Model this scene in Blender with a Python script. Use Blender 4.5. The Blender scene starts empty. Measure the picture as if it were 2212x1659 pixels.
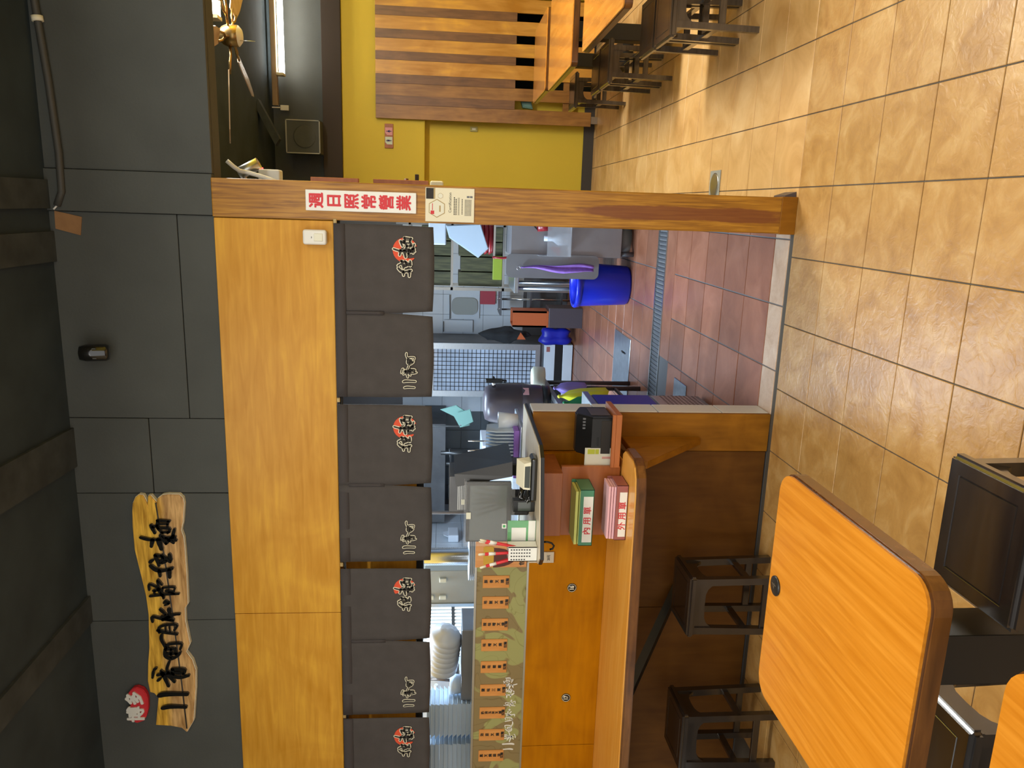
import bpy, bmesh, math, random
from mathutils import Vector, Matrix
from math import radians as R_, sin, cos, pi
random.seed(7)
S = bpy.context.scene
COL = S.collection

# ------------------------------------------------------------------ camera, sky, lamps, exposure
cam_data = bpy.data.cameras.new('camera')
cam_data.sensor_fit = 'HORIZONTAL'; cam_data.sensor_width = 36.0
cam_data.lens = 1662.29 / 2212 * 36.0
cam_data.clip_start = 0.02; cam_data.clip_end = 100
cam = bpy.data.objects.new('camera', cam_data); COL.objects.link(cam)
# the phone was held on its side: image right points down in the room
cx_ = Vector((0.0318, -0.0831, -0.9960)).normalized()
cz_ = Vector((-0.2240, 0.9706, -0.0882)); cz_ = (cz_ - cx_ * cz_.dot(cx_)).normalized()
cy_ = cz_.cross(cx_).normalized()
M = Matrix((cx_, -cy_, -cz_)).transposed().to_4x4()
M.translation = Vector((-0.1226, -3.3392, 1.5294))
cam.matrix_world = M
S.camera = cam

W = bpy.data.worlds.new('world'); S.world = W; W.use_nodes = True
bg = W.node_tree.nodes['Background']
bg.inputs[0].default_value = (1.0, 0.985, 0.95, 1); bg.inputs[1].default_value = 1.35
S.view_settings.view_transform = 'Standard'; S.view_settings.look = 'None'
S.view_settings.gamma = 1; S.view_settings.use_curve_mapping = False
S.view_settings.exposure = 0.16

def area(name, loc, rot, sx, sy, power, col):
    l = bpy.data.lights.new(name, 'AREA'); l.shape = 'RECTANGLE'; l.size = sx; l.size_y = sy
    l.energy = power; l.color = col
    o = bpy.data.objects.new(name, l); COL.objects.link(o); o.location = loc; o.rotation_euler = rot
    return o
WARM = (1.0, 0.95, 0.84); NEUT = (1.0, 0.97, 0.90); COOL = (0.62, 0.80, 1.0)
area('ceiling_lamp', (-1.5, -2.0, 3.0), (0, 0, 0), 1.2, 0.25, 34, WARM)
area('ceiling_lamp', (0.9, -1.6, 3.0), (0, 0, 0), 1.2, 0.25, 32, NEUT)
area('ceiling_lamp', (-0.4, -4.2, 3.0), (0, 0, 0), 1.2, 0.25, 24, NEUT)
area('back_room_lamp', (1.6, 1.5, 3.1), (0, 0, 0), 1.2, 0.25, 112, NEUT)
area('kitchen_lamp', (-1.7, 2.6, 2.85), (0, 0, 0), 1.2, 0.4, 95, COOL)
area('kitchen_lamp', (-2.9, 1.2, 2.85), (0, 0, 0), 1.0, 0.4, 120, COOL)

# ------------------------------------------------------------------ materials
def _m(name):
    m = bpy.data.materials.new(name); m.use_nodes = True
    nt = m.node_tree; b = nt.nodes['Principled BSDF']
    return m, nt, b
def mat(name, col, rough=0.5, metal=0.0, spec=0.5, var=0.0, vscale=8.0, bump=0.0, bscale=60.0, trans=0.0, alpha=1.0, emit=None, es=0.0, sss=0.0, coat=0.0, stretch=(1, 1, 1)):
    """plain coloured material with optional mottling and fine relief"""
    m, nt, b = _m(name)
    b.inputs['Base Color'].default_value = (*col, 1); b.inputs['Roughness'].default_value = rough
    b.inputs['Metallic'].default_value = metal; b.inputs['Specular IOR Level'].default_value = spec
    b.inputs['Transmission Weight'].default_value = trans; b.inputs['Alpha'].default_value = alpha
    b.inputs['Coat Weight'].default_value = coat
    if emit: b.inputs['Emission Color'].default_value = (*emit, 1); b.inputs['Emission Strength'].default_value = es
    if var or bump:
        tc = nt.nodes.new('ShaderNodeTexCoord'); mp = nt.nodes.new('ShaderNodeMapping'); mp.inputs['Scale'].default_value = stretch
        nt.links.new(tc.outputs['Object'], mp.inputs[0])
    if var:
        n = nt.nodes.new('ShaderNodeTexNoise'); n.inputs['Scale'].default_value = vscale; n.inputs['Detail'].default_value = 5
        nt.links.new(mp.outputs[0], n.inputs['Vector'])
        r = nt.nodes.new('ShaderNodeValToRGB'); r.color_ramp.elements[0].position = 0.3; r.color_ramp.elements[1].position = 0.7
        r.color_ramp.elements[0].color = (*[c * (1 - var) for c in col], 1); r.color_ramp.elements[1].color = (*[min(1, c * (1 + var)) for c in col], 1)
        nt.links.new(n.outputs[0], r.inputs[0]); nt.links.new(r.outputs[0], b.inputs['Base Color'])
    if bump:
        n2 = nt.nodes.new('ShaderNodeTexNoise'); n2.inputs['Scale'].default_value = bscale; n2.inputs['Detail'].default_value = 6
        nt.links.new(mp.outputs[0], n2.inputs['Vector'])
        bp = nt.nodes.new('ShaderNodeBump'); bp.inputs['Strength'].default_value = bump; bp.inputs['Distance'].default_value = 0.01
        nt.links.new(n2.outputs[0], bp.inputs['Height']); nt.links.new(bp.outputs[0], b.inputs['Normal'])
    return m
def wood(name, c1, c2, axis='Z', scale=6.0, stretch=14.0, rough=0.35, coat=0.2, c3=None, figure=0.35, rnd=False, spec=0.5):
    """wood grain: noise drawn out along the grain axis plus a broad figure"""
    m, nt, b = _m(name); N = nt.nodes.new; L = nt.links.new
    tc = N('ShaderNodeTexCoord'); mp = N('ShaderNodeMapping')
    sc = [stretch] * 3; sc['XYZ'.index(axis)] = 1.0
    mp.inputs['Scale'].default_value = sc
    if rnd:
        oi = N('ShaderNodeObjectInfo'); mu = N('ShaderNodeVectorMath'); mu.operation = 'SCALE'
        cb = N('ShaderNodeCombineXYZ'); L(oi.outputs['Random'], cb.inputs[0]); L(oi.outputs['Random'], cb.inputs[1]); L(oi.outputs['Random'], cb.inputs[2])
        L(cb.outputs[0], mu.inputs[0]); mu.inputs['Scale'].default_value = 37.0
        ad = N('ShaderNodeVectorMath'); L(tc.outputs['Object'], ad.inputs[0]); L(mu.outputs[0], ad.inputs[1]); L(ad.outputs[0], mp.inputs[0])
    else:
        L(tc.outputs['Object'], mp.inputs[0])
    n = N('ShaderNodeTexNoise'); n.inputs['Scale'].default_value = scale; n.inputs['Detail'].default_value = 8; n.inputs['Distortion'].default_value = 0.6
    L(mp.outputs[0], n.inputs['Vector'])
    f = N('ShaderNodeTexNoise'); f.inputs['Scale'].default_value = scale * 0.55; f.inputs['Detail'].default_value = 3; f.inputs['Distortion'].default_value = 1.5
    L(tc.outputs['Object'], f.inputs['Vector'])
    mx = N('ShaderNodeMix'); mx.data_type = 'FLOAT'; mx.inputs[0].default_value = figure
    L(n.outputs[0], mx.inputs[2]); L(f.outputs[0], mx.inputs[3])
    r = N('ShaderNodeValToRGB'); e = r.color_ramp.elements
    e[0].position = 0.34; e[0].color = (*c1, 1); e[1].position = 0.66; e[1].color = (*c2, 1)
    if c3: k = e.new(0.5); k.color = (*c3, 1)
    L(mx.outputs[0], r.inputs[0]); L(r.outputs[0], b.inputs['Base Color'])
    b.inputs['Roughness'].default_value = rough; b.inputs['Coat Weight'].default_value = coat; b.inputs['Coat Roughness'].default_value = 0.15
    b.inputs['Specular IOR Level'].default_value = spec
    bp = N('ShaderNodeBump'); bp.inputs['Strength'].default_value = 0.08; bp.inputs['Distance'].default_value = 0.003
    L(n.outputs[0], bp.inputs['Height']); L(bp.outputs[0], b.inputs['Normal'])
    return m
def tile_mat(name, c1, c2, c3, scale, rough, bump, rnd=0.12):
    """glazed floor tile, cloudy colour, each tile a little different"""
    m, nt, b = _m(name); N = nt.nodes.new; L = nt.links.new
    tc = N('ShaderNodeTexCoord'); oi = N('ShaderNodeObjectInfo')
    g = N('ShaderNodeNewGeometry')
    n = N('ShaderNodeTexNoise'); n.inputs['Scale'].default_value = scale; n.inputs['Detail'].default_value = 7; n.inputs['Roughness'].default_value = 0.62; n.inputs['Distortion'].default_value = 0.8
    L(g.outputs['Position'], n.inputs['Vector'])
    r = N('ShaderNodeValToRGB'); e = r.color_ramp.elements
    e[0].position = 0.3; e[0].color = (*c1, 1); e[1].position = 0.72; e[1].color = (*c3, 1); k = e.new(0.5); k.color = (*c2, 1)
    L(n.outputs[0], r.inputs[0])
    h = N('ShaderNodeHueSaturation'); mr = N('ShaderNodeMapRange'); mr.inputs[3].default_value = 1 - rnd; mr.inputs[4].default_value = 1 + rnd
    L(oi.outputs['Random'], mr.inputs[0]); L(mr.outputs[0], h.inputs['Value']); L(r.outputs[0], h.inputs['Color']); L(h.outputs[0], b.inputs['Base Color'])
    b.inputs['Roughness'].default_value = rough
    n2 = N('ShaderNodeTexNoise'); n2.inputs['Scale'].default_value = 26; n2.inputs['Detail'].default_value = 4; n2.inputs['Distortion'].default_value = 1.2
    L(g.outputs['Position'], n2.inputs['Vector'])
    bp = N('ShaderNodeBump'); bp.inputs['Strength'].default_value = bump; bp.inputs['Distance'].default_value = 0.006
    L(n2.outputs[0], bp.inputs['Height']); L(bp.outputs[0], b.inputs['Normal'])
    return m

X = {}
X['tile'] = tile_mat('tan_floor_tile', (.39, .200, .055), (.50, .275, .083), (.62, .39, .155), 7.0, 0.34, 0.30, 0.05)
X['tile2'] = tile_mat('pale_passage_tile', (.60, .33, .11), (.74, .45, .175), (.86, .58, .27), 4.0, 0.38, 0.05, 0.04)
X['strip'] = tile_mat('threshold_tile', (.55, .36, .22), (.66, .46, .31), (.76, .58, .42), 8.0, 0.36, 0.22, 0.04)
X['redtile'] = tile_mat('red_quarry_tile', (.30, .105, .052), (.37, .14, .072), (.44, .18, .10), 5.0, 0.33, 0.06, 0.16)
X['grout'] = mat('dark_grout', (.10, .085, .065), 0.9)
X['kgrout'] = mat('grey_grout', (.17, .165, .165), 0.9)
X['black'] = mat('black_wall_paint', (.080, .085, .078), 0.75, var=.10, vscale=3, bump=.1, bscale=90, spec=.3)
X['ceil'] = mat('black_ceiling_paint', (.038, .052, .060), 0.85, var=.2, vscale=4, spec=.2)
X['beam'] = mat('dark_brown_beam', (.050, .058, .060), 0.8, var=.25, vscale=10, spec=.2)
X['yellow'] = mat('yellow_wall_paint', (.72, .53, .050), 0.6, bump=.05, bscale=120, spec=.3)
X['brownbeam'] = mat('brown_lintel_paint', (.038, .024, .014), 0.7)
X['baseb'] = mat('dark_skirting', (.050, .044, .038), 0.5)
X['cream'] = mat('cream_wall_paint', (.62, .50, .33), 0.8)
X['ply'] = wood('orange_plywood', (.54, .240, .013), (.74, .39, .040), 'X', 4.2, 10.0, 0.42, 0.0, c3=(.63, .305, .030), figure=.5, spec=.3)
X['pillarw'] = wood('pine_pillar_wood', (.38, .16, .022), (.66, .32, .06), 'Z', 4.0, 16.0, 0.35, 0.25, c3=(.53, .235, .035), figure=.3)
def pillar_wood():
    """pine with strong upright grain, browner towards the worn foot, one long reddish heartwood streak"""
    m = wood('pine_pillar_wood', (.21, .080, .002), (.50, .245, .022), 'Z', 5.0, 20.0, .36, .06, c3=(.36, .155, .008), figure=.22)
    nt = m.node_tree; N = nt.nodes.new; L = nt.links.new; b = nt.nodes['Principled BSDF']
    src = b.inputs['Base Color'].links[0].from_socket
    tc = N('ShaderNodeTexCoord'); sp = N('ShaderNodeSeparateXYZ'); nz = N('ShaderNodeTexNoise'); nz.inputs['Scale'].default_value = 3.5; nz.inputs['Detail'].default_value = 6
    mp = N('ShaderNodeMapping'); mp.inputs['Scale'].default_value = (6, 6, 1.6); L(tc.outputs['Object'], mp.inputs[0]); L(mp.outputs[0], nz.inputs[0]); L(tc.outputs['Object'], sp.inputs[0])
    def math(op, a, v=0.0):
        n = N('ShaderNodeMath'); n.operation = op
        for i, q in enumerate((a, v)):
            if isinstance(q, (int, float)): n.inputs[i].default_value = q
            else: L(q, n.inputs[i])
        return n.outputs[0]
    dx = math('MULTIPLY', math('ADD', sp.outputs[0], .128), 32.0); dz = math('MULTIPLY', math('SUBTRACT', sp.outputs[2], .46), 2.05)
    r = math('ADD', math('ADD', math('POWER', math('ABSOLUTE', dx), 2.0), math('POWER', math('ABSOLUTE', dz), 4.0)), math('MULTIPLY', math('SUBTRACT', nz.outputs[0], .5), 2.4))
    k = N('ShaderNodeMapRange'); k.inputs[1].default_value = 1.1; k.inputs[2].default_value = .7; k.inputs[3].default_value = 0; k.inputs[4].default_value = .8; L(r, k.inputs[0])
    x1 = N('ShaderNodeMix'); x1.data_type = 'RGBA'; L(k.outputs[0], x1.inputs[0]); L(src, x1.inputs[6]); x1.inputs[7].default_value = (.17, .042, .010, 1)
    L(x1.outputs[2], b.inputs['Base Color'])
    return m
X['pillarw'] = pillar_wood()
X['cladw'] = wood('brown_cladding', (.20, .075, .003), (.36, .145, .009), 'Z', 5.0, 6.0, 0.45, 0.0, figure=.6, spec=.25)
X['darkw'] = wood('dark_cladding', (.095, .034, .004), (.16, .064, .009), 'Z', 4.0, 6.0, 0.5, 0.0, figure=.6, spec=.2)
X['counterp'] = wood('amber_counter_panel', (.36, .122, .0005), (.52, .195, .001), 'X', 4.0, 8.0, 0.5, 0.0, figure=.6, spec=.1)
X['ledge'] = wood('orange_counter_laminate', (.82, .36, .050), (.90, .47, .10), 'X', 3.0, 16.0, 0.3, 0.15, figure=.2)
X['edge'] = wood('dark_brown_edging', (.085, .030, .006), (.20, .075, .014), 'X', 6.0, 8.0, 0.25, 0.5, figure=.4)
X['tabletop'] = wood('orange_table_laminate', (.55, .185, .010), (.69, .270, .026), 'Y', 3.4, 20.0, 0.18, 0.25, c3=(.62, .225, .016), figure=.12)
X['tabletopY'] = wood('orange_table_laminate_pale', (.70, .25, .025), (.86, .38, .06), 'Y', 3.0, 14.0, 0.13, 0.6, figure=.2)
X['orange'] = wood('reddish_board', (.36, .10, .022), (.46, .145, .034), 'X', 3.0, 10.0, 0.4, 0.1, figure=.2)
X['slatl'] = wood('light_pine_slat', (.46, .19, .008), (.88, .46, .040), 'Z', 2.6, 7.0, 0.36, 0.2, c3=(.62, .30, .045), figure=.55, rnd=True)
X['slatd'] = wood('dark_stained_slat', (.12, .050, .018), (.25, .112, .038), 'Z', 4.0, 9.0, 0.4, 0.2, figure=.4, rnd=True)
X['slatm'] = wood('brown_knotty_slat', (.19, .078, .018), (.42, .20, .046), 'Z', 4.0, 7.0, 0.4, 0.2, figure=.5, rnd=True)
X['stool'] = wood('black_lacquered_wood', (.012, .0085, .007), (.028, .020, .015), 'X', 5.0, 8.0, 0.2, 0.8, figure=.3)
X['stool_lit'] = wood('lamplit_black_lacquered_wood', (.050, .035, .022), (.10, .072, .046), 'X', 5.0, 8.0, 0.22, 0.6, figure=.3)  # stool lacquer made browner and paler, reflected lamp light put into the colour
X['blackmetal'] = mat('black_painted_metal', (.010, .009, .008), 0.4)
X['cloth'] = mat('charcoal_cotton', (.080, .072, .068), 0.9, var=.08, vscale=14, bump=.25, bscale=400, spec=.1)
X['clothh'] = mat('charcoal_hem', (.072, .064, .063), 0.9, bump=.25, bscale=400, spec=.1)
X['red'] = mat('red_print', (.74, .085, .03), 0.7)
X['creamp'] = mat('cream_print', (.83, .78, .58), 0.7)
X['darkp'] = mat('dark_print', (.035, .030, .026), 0.8)
X['white'] = mat('white_plastic', (.80, .79, .72), 0.4)
X['signw'] = mat('white_signboard', (.86, .86, .80), 0.4)
X['signr'] = mat('red_lettering', (.66, .03, .04), 0.5)
X['ink'] = mat('black_ink', (.012, .012, .012), 0.35)
X['rail'] = mat('dull_aluminium', (.55, .55, .52), 0.3, metal=1)
X['steel'] = mat('brushed_steel', (.52, .55, .58), 0.34, metal=1, var=.1, vscale=20, stretch=(1, 1, 14))
X['steeld'] = mat('dull_dark_steel', (.16, .165, .175), 0.5, metal=.6, var=.15, vscale=6)
X['chrome'] = mat('chrome', (.75, .75, .75), 0.12, metal=1)
X['wtile'] = mat('white_glazed_tile', (.66, .72, .78), 0.2, var=.03, vscale=5)
X['ltile'] = mat('white_edge_tile', (.74, .73, .68), 0.25)
X['dtile'] = mat('grey_glazed_tile', (.085, .10, .115), 0.25, var=.1, vscale=4)
X['blue'] = mat('blue_plastic', (.012, .03, .62), 0.32)
X['blued'] = mat('darker_blue_plastic', (.008, .016, .38), 0.4)
X['barrel'] = mat('dark_grey_plastic', (.080, .066, .078), 0.35)
X['glassf'] = None

# ------------------------------------------------------------------ mesh helpers
class MB:
    """collects boxes, tubes, lathes and prisms into one bmesh"""
    def __init__(self): self.bm = bmesh.new()
    def _add(self, bm2):
        me = bpy.data.meshes.new('tmp'); bm2.to_mesh(me); bm2.free(); self.bm.from_mesh(me); bpy.data.meshes.remove(me); return self
    def box(self, x0, x1, y0, y1, z0, z1, bev=0.0, seg=2, mtx=None):
        b = bmesh.new(); bmesh.ops.create_cube(b, size=1)
        for v in b.verts: v.co = Vector((x0 + (v.co.x + .5) * (x1 - x0), y0 + (v.co.y + .5) * (y1 - y0), z0 + (v.co.z + .5) * (z1 - z0)))
        if bev: bmesh.ops.bevel(b, geom=b.edges[:], offset=bev, segments=seg, affect='EDGES', profile=.5)
        if mtx: bmesh.ops.transform(b, matrix=mtx, verts=b.verts)
        return self._add(b)
    def quadprism(self, base, top):
        """eight corners: four below, four above, same order (counter-clockwise seen from above)"""
        b = bmesh.new(); v = [b.verts.new(p) for p in list(base) + list(top)]
        b.faces.new(v[3::-1]); b.faces.new(v[4:8])
        for i in range(4): b.faces.new((v[i], v[(i + 1) % 4], v[4 + (i + 1) % 4], v[4 + i]))
        bmesh.ops.recalc_face_normals(b, faces=b.faces)
        return self._add(b)
    def prism(self, pts, o, u, w, depth, bev=0.0):
        """polygon pts in the plane (o, u, w) pushed along u x w by depth"""
        o = Vector(o); u = Vector(u); w = Vector(w); n = u.cross(w)
        b = bmesh.new(); a = [b.verts.new(o + u * p[0] + w * p[1]) for p in pts]; c = [b.verts.new(o + u * p[0] + w * p[1] + n * depth) for p in pts]
        b.faces.new(a[::-1]); f = b.faces.new(c); k = len(pts)
        for i in range(k): b.faces.new((a[i], a[(i + 1) % k], c[(i + 1) % k], c[i]))
        bmesh.ops.recalc_face_normals(b, faces=b.faces)
        if bev: bmesh.ops.bevel(b, geom=[e for e in b.edges if all(v in set(c) for v in e.verts) or all(v in set(a) for v in e.verts)], offset=bev, segments=2, affect='EDGES')
        bmesh.ops.triangulate(b, faces=[q for q in b.faces if len(q.verts) > 4])
        return self._add(b)
    def tube(self, pts, r, seg=10, caps=True):
        pts = [Vector(p) for p in pts]; rr = r if isinstance(r, (list, tuple)) else [r] * len(pts)
        b = bmesh.new(); rings = []; up = None
        for i, p in enumerate(pts):
            d = (pts[min(i + 1, len(pts) - 1)] - pts[max(i - 1, 0)]).normalized()
            if up is None: up = Vector((0, 0, 1)) if abs(d.z) < .9 else Vector((1, 0, 0))
            s = d.cross(up).normalized(); t = s.cross(d).normalized(); up = t
            rings.append([b.verts.new(p + (s * cos(2 * pi * k / seg) + t * sin(2 * pi * k / seg)) * rr[i]) for k in range(seg)])
        for a, c in zip(rings, rings[1:]):
            for k in range(seg): b.faces.new((a[k], a[(k + 1) % seg], c[(k + 1) % seg], c[k])).smooth = True
        if caps: b.faces.new(rings[0][::-1]); b.faces.new(rings[-1])
        bmesh.ops.recalc_face_normals(b, faces=b.faces)
        return self._add(b)
    def lathe(self, prof, c=(0, 0, 0), seg=28, mtx=None, sx=1.0, sy=1.0):
        """prof: list of (radius, z) turned about the upright axis through c"""
        b = bmesh.new(); rings = []
        for r, z in prof:
            if r <= 1e-6: rings.append([b.verts.new((c[0], c[1], c[2] + z))])
            else: rings.append([b.verts.new((c[0] + r * sx * cos(2 * pi * k / seg), c[1] + r * sy * sin(2 * pi * k / seg), c[2] + z)) for k in range(seg)])
        for a, d in zip(rings, rings[1:]):
            for k in range(seg):
                k2 = (k + 1) % seg
                if len(a) == 1 and len(d) == 1: continue
                if len(a) == 1: f = b.faces.new((a[0], d[k], d[k2]))
                elif len(d) == 1: f = b.faces.new((a[k], d[0], a[k2]))
                else: f = b.faces.new((a[k], d[k], d[k2], a[k2]))
                f.smooth = True
        bmesh.ops.recalc_face_normals(b, faces=b.faces)
        if mtx: bmesh.ops.transform(b, matrix=mtx, verts=b.verts)
        return self._add(b)
    def grid(self, fn, nu, nv, thick=0.0):
        """sheet fn(s, t) -> point, given thickness along its normal"""
        b = bmesh.new(); vs = [[b.verts.new(fn(i / nu, j / nv)) for j in range(nv + 1)] for i in range(nu + 1)]
        for i in range(nu):
            for j in range(nv): b.faces.new((vs[i][j], vs[i + 1][j], vs[i + 1][j + 1], vs[i][j + 1])).smooth = True
        bmesh.ops.recalc_face_normals(b, faces=b.faces)
        if thick: bmesh.ops.solidify(b, geom=b.faces[:], thickness=thick)
        return self._add(b)
    def build(self, name, m, parent=None, shift=True):
        me = bpy.data.meshes.new(name)
        if parent is not None and shift:
            bmesh.ops.translate(self.bm, vec=-world_loc(parent), verts=self.bm.verts)
        self.bm.to_mesh(me); self.bm.free(); me.materials.append(X[m] if isinstance(m, str) else m)
        o = bpy.data.objects.new(name, me); COL.objects.link(o)
        if parent is not None: o.parent = parent
        return o
LOC = {}
def world_loc(o):
    v = Vector(o.location)
    while o.parent is not None: o = o.parent; v += Vector(o.location)
    return v
def tag(o, label=None, cat=None, group=None, kind=None):
    if label: o['label'] = label
    if cat: o['category'] = cat
    if group: o['group'] = group
    if kind: o['kind'] = kind
    return o
def thing(name, label, cat, loc, group=None):
    o = bpy.data.objects.new(name, None); COL.objects.link(o); o.location = loc; o.empty_display_size = .05
    return tag(o, label, cat, group)
def dup(o, loc=None, label=None, rz=None, group=None):
    """copy a thing with its parts and sub-parts, mesh data shared"""
    def rec(a, par):
        c = a.copy(); COL.objects.link(c); c.parent = par
        for ch in kids[a]: rec(ch, c)
        return c
    kids = {}
    def walk(a):
        kids[a] = list(a.children)
        for ch in kids[a]: walk(ch)
    walk(o); c = rec(o, None)
    if loc is not None: c.location = loc
    if rz is not None: c.rotation_euler = (0, 0, rz)
    if label: c['label'] = label
    if group: c['group'] = group
    return c
def struct(o): o['kind'] = 'structure'; return o
def solo(mb, name, m, label, cat, group=None):
    """a thing that is one mesh, its origin at its base"""
    bm = mb.bm; xs = [v.co for v in bm.verts]
    base = Vector(((min(v.x for v in xs) + max(v.x for v in xs)) / 2, (min(v.y for v in xs) + max(v.y for v in xs)) / 2, min(v.z for v in xs)))
    bmesh.ops.translate(bm, vec=-base, verts=bm.verts)
    o = mb.build(name, m); o.location = base
    return tag(o, label, cat, group)
FACE = Matrix(((1, 0, 0), (0, 0, -1), (0, 1, 0))).to_4x4()      # text plane -> upright, facing the dining room (-Y)
def text(body, size, m, loc, parent=None, name='lettering', ext=.0006, off=0.0, mtx=FACE, align='CENTER', sx=1.0, sy=1.0, line=1.0):
    c = bpy.data.curves.new('t', 'FONT'); c.body = body; c.size = size; c.extrude = ext; 
    c.align_x = align; c.align_y = 'CENTER'; c.space_line = line; c.resolution_u = 2
    o = bpy.data.objects.new('t', c); COL.objects.link(o)
    bpy.context.view_layer.update()
    me = bpy.data.meshes.new_from_object(o.evaluated_get(bpy.context.evaluated_depsgraph_get()))
    bpy.data.objects.remove(o); bpy.data.curves.remove(c)
    if off:
        bm = bmesh.new()
        for k in range(6):
            q = me.copy(); q.transform(Matrix.Translation((off * cos(k * pi / 3), off * sin(k * pi / 3), k * 4e-5))); bm.from_mesh(q); bpy.data.meshes.remove(q)
        bm.to_mesh(me); bm.free()
    mm = Matrix.Translation(Vector(loc) - (world_loc(parent) if parent is not None else Vector())) @ mtx @ Matrix.Diagonal((sx, sy, 1, 1))
    me.transform(mm); me.materials.clear(); me.materials.append(X[m])
    t = bpy.data.objects.new(name, me); COL.objects.link(t)
    if parent is not None: t.parent = parent
    return t
def brush(mb, strokes, src, dst, k, y, th, grow=0.0):
    """brush strokes standing on an upright board: points (x, z) about src, scaled by k, moved to dst; front face at y"""
    for pts, w in strokes:
        P = [Vector((dst[0] + (p[0] - src[0]) * k, dst[1] + (p[1] - src[1]) * k)) for p in pts]
        Q = []
        for i in range(len(P) - 1):
            a = P[max(i - 1, 0)]; b = P[i]; c = P[i + 1]; d = P[min(i + 2, len(P) - 1)]
            for s in range(4):
                t = s / 4; Q.append(.5 * ((2 * b) + (c - a) * t + (2 * a - 5 * b + 4 * c - d) * t * t + (3 * b - a - 3 * c + d) * t ** 3))
        Q.append(P[-1]); hw = w * k / 2; n = len(Q); rows = []
        for i, q in enumerate(Q):
            d = Q[min(i + 1, n - 1)] - Q[max(i - 1, 0)]; d = d.normalized() if d.length > 1e-9 else Vector((1, 0))
            sd = Vector((-d.y, d.x)); h = hw * (.8 + .28 * sin(pi * min(1, i / (n - 1) * 1.2 + .1))) + grow
            if i == 0: rows += [(q - d * h * sin(R_(g)), sd * h * cos(R_(g))) for g in (75, 40)]
            rows.append((q, sd * h))
            if i == n - 1: rows += [(q + d * h * sin(R_(g)), sd * h * cos(R_(g))) for g in (40, 75)]
        bm = bmesh.new()
        f = [[bm.verts.new((v.x, y, v.y)) for v in (q + o, q - o)] for q, o in rows]
        g = [[bm.verts.new((v.x, y + th, v.y)) for v in (q + o, q - o)] for q, o in rows]
        for i in range(len(f) - 1):
            bm.faces.new((f[i][0], f[i][1], f[i + 1][1], f[i + 1][0])); bm.faces.new((g[i][1], g[i][0], g[i + 1][0], g[i + 1][1]))
            bm.faces.new((f[i][1], g[i][1], g[i + 1][1], f[i + 1][1])); bm.faces.new((g[i][0], f[i][0], f[i + 1][0], g[i + 1][0]))
        bm.faces.new((f[0][1], f[0][0], g[0][0], g[0][1])); bm.faces.new((f[-1][0], f[-1][1], g[-1][1], g[-1][0]))
        mb._add(bm)
    return mb
def rrect(x0, x1, y0, y1, r, n=6):
    pts = []
    for cx, cy, a0 in ((x1 - r, y1 - r, 0), (x0 + r, y1 - r, 90), (x0 + r, y0 + r, 180), (x1 - r, y0 + r, 270)):
        for i in range(n + 1):
            a = R_(a0 + 90 * i / n); pts.append((cx + r * cos(a), cy + r * sin(a)))
    return pts
XY = ((1, 0, 0), (0, 1, 0))

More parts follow.
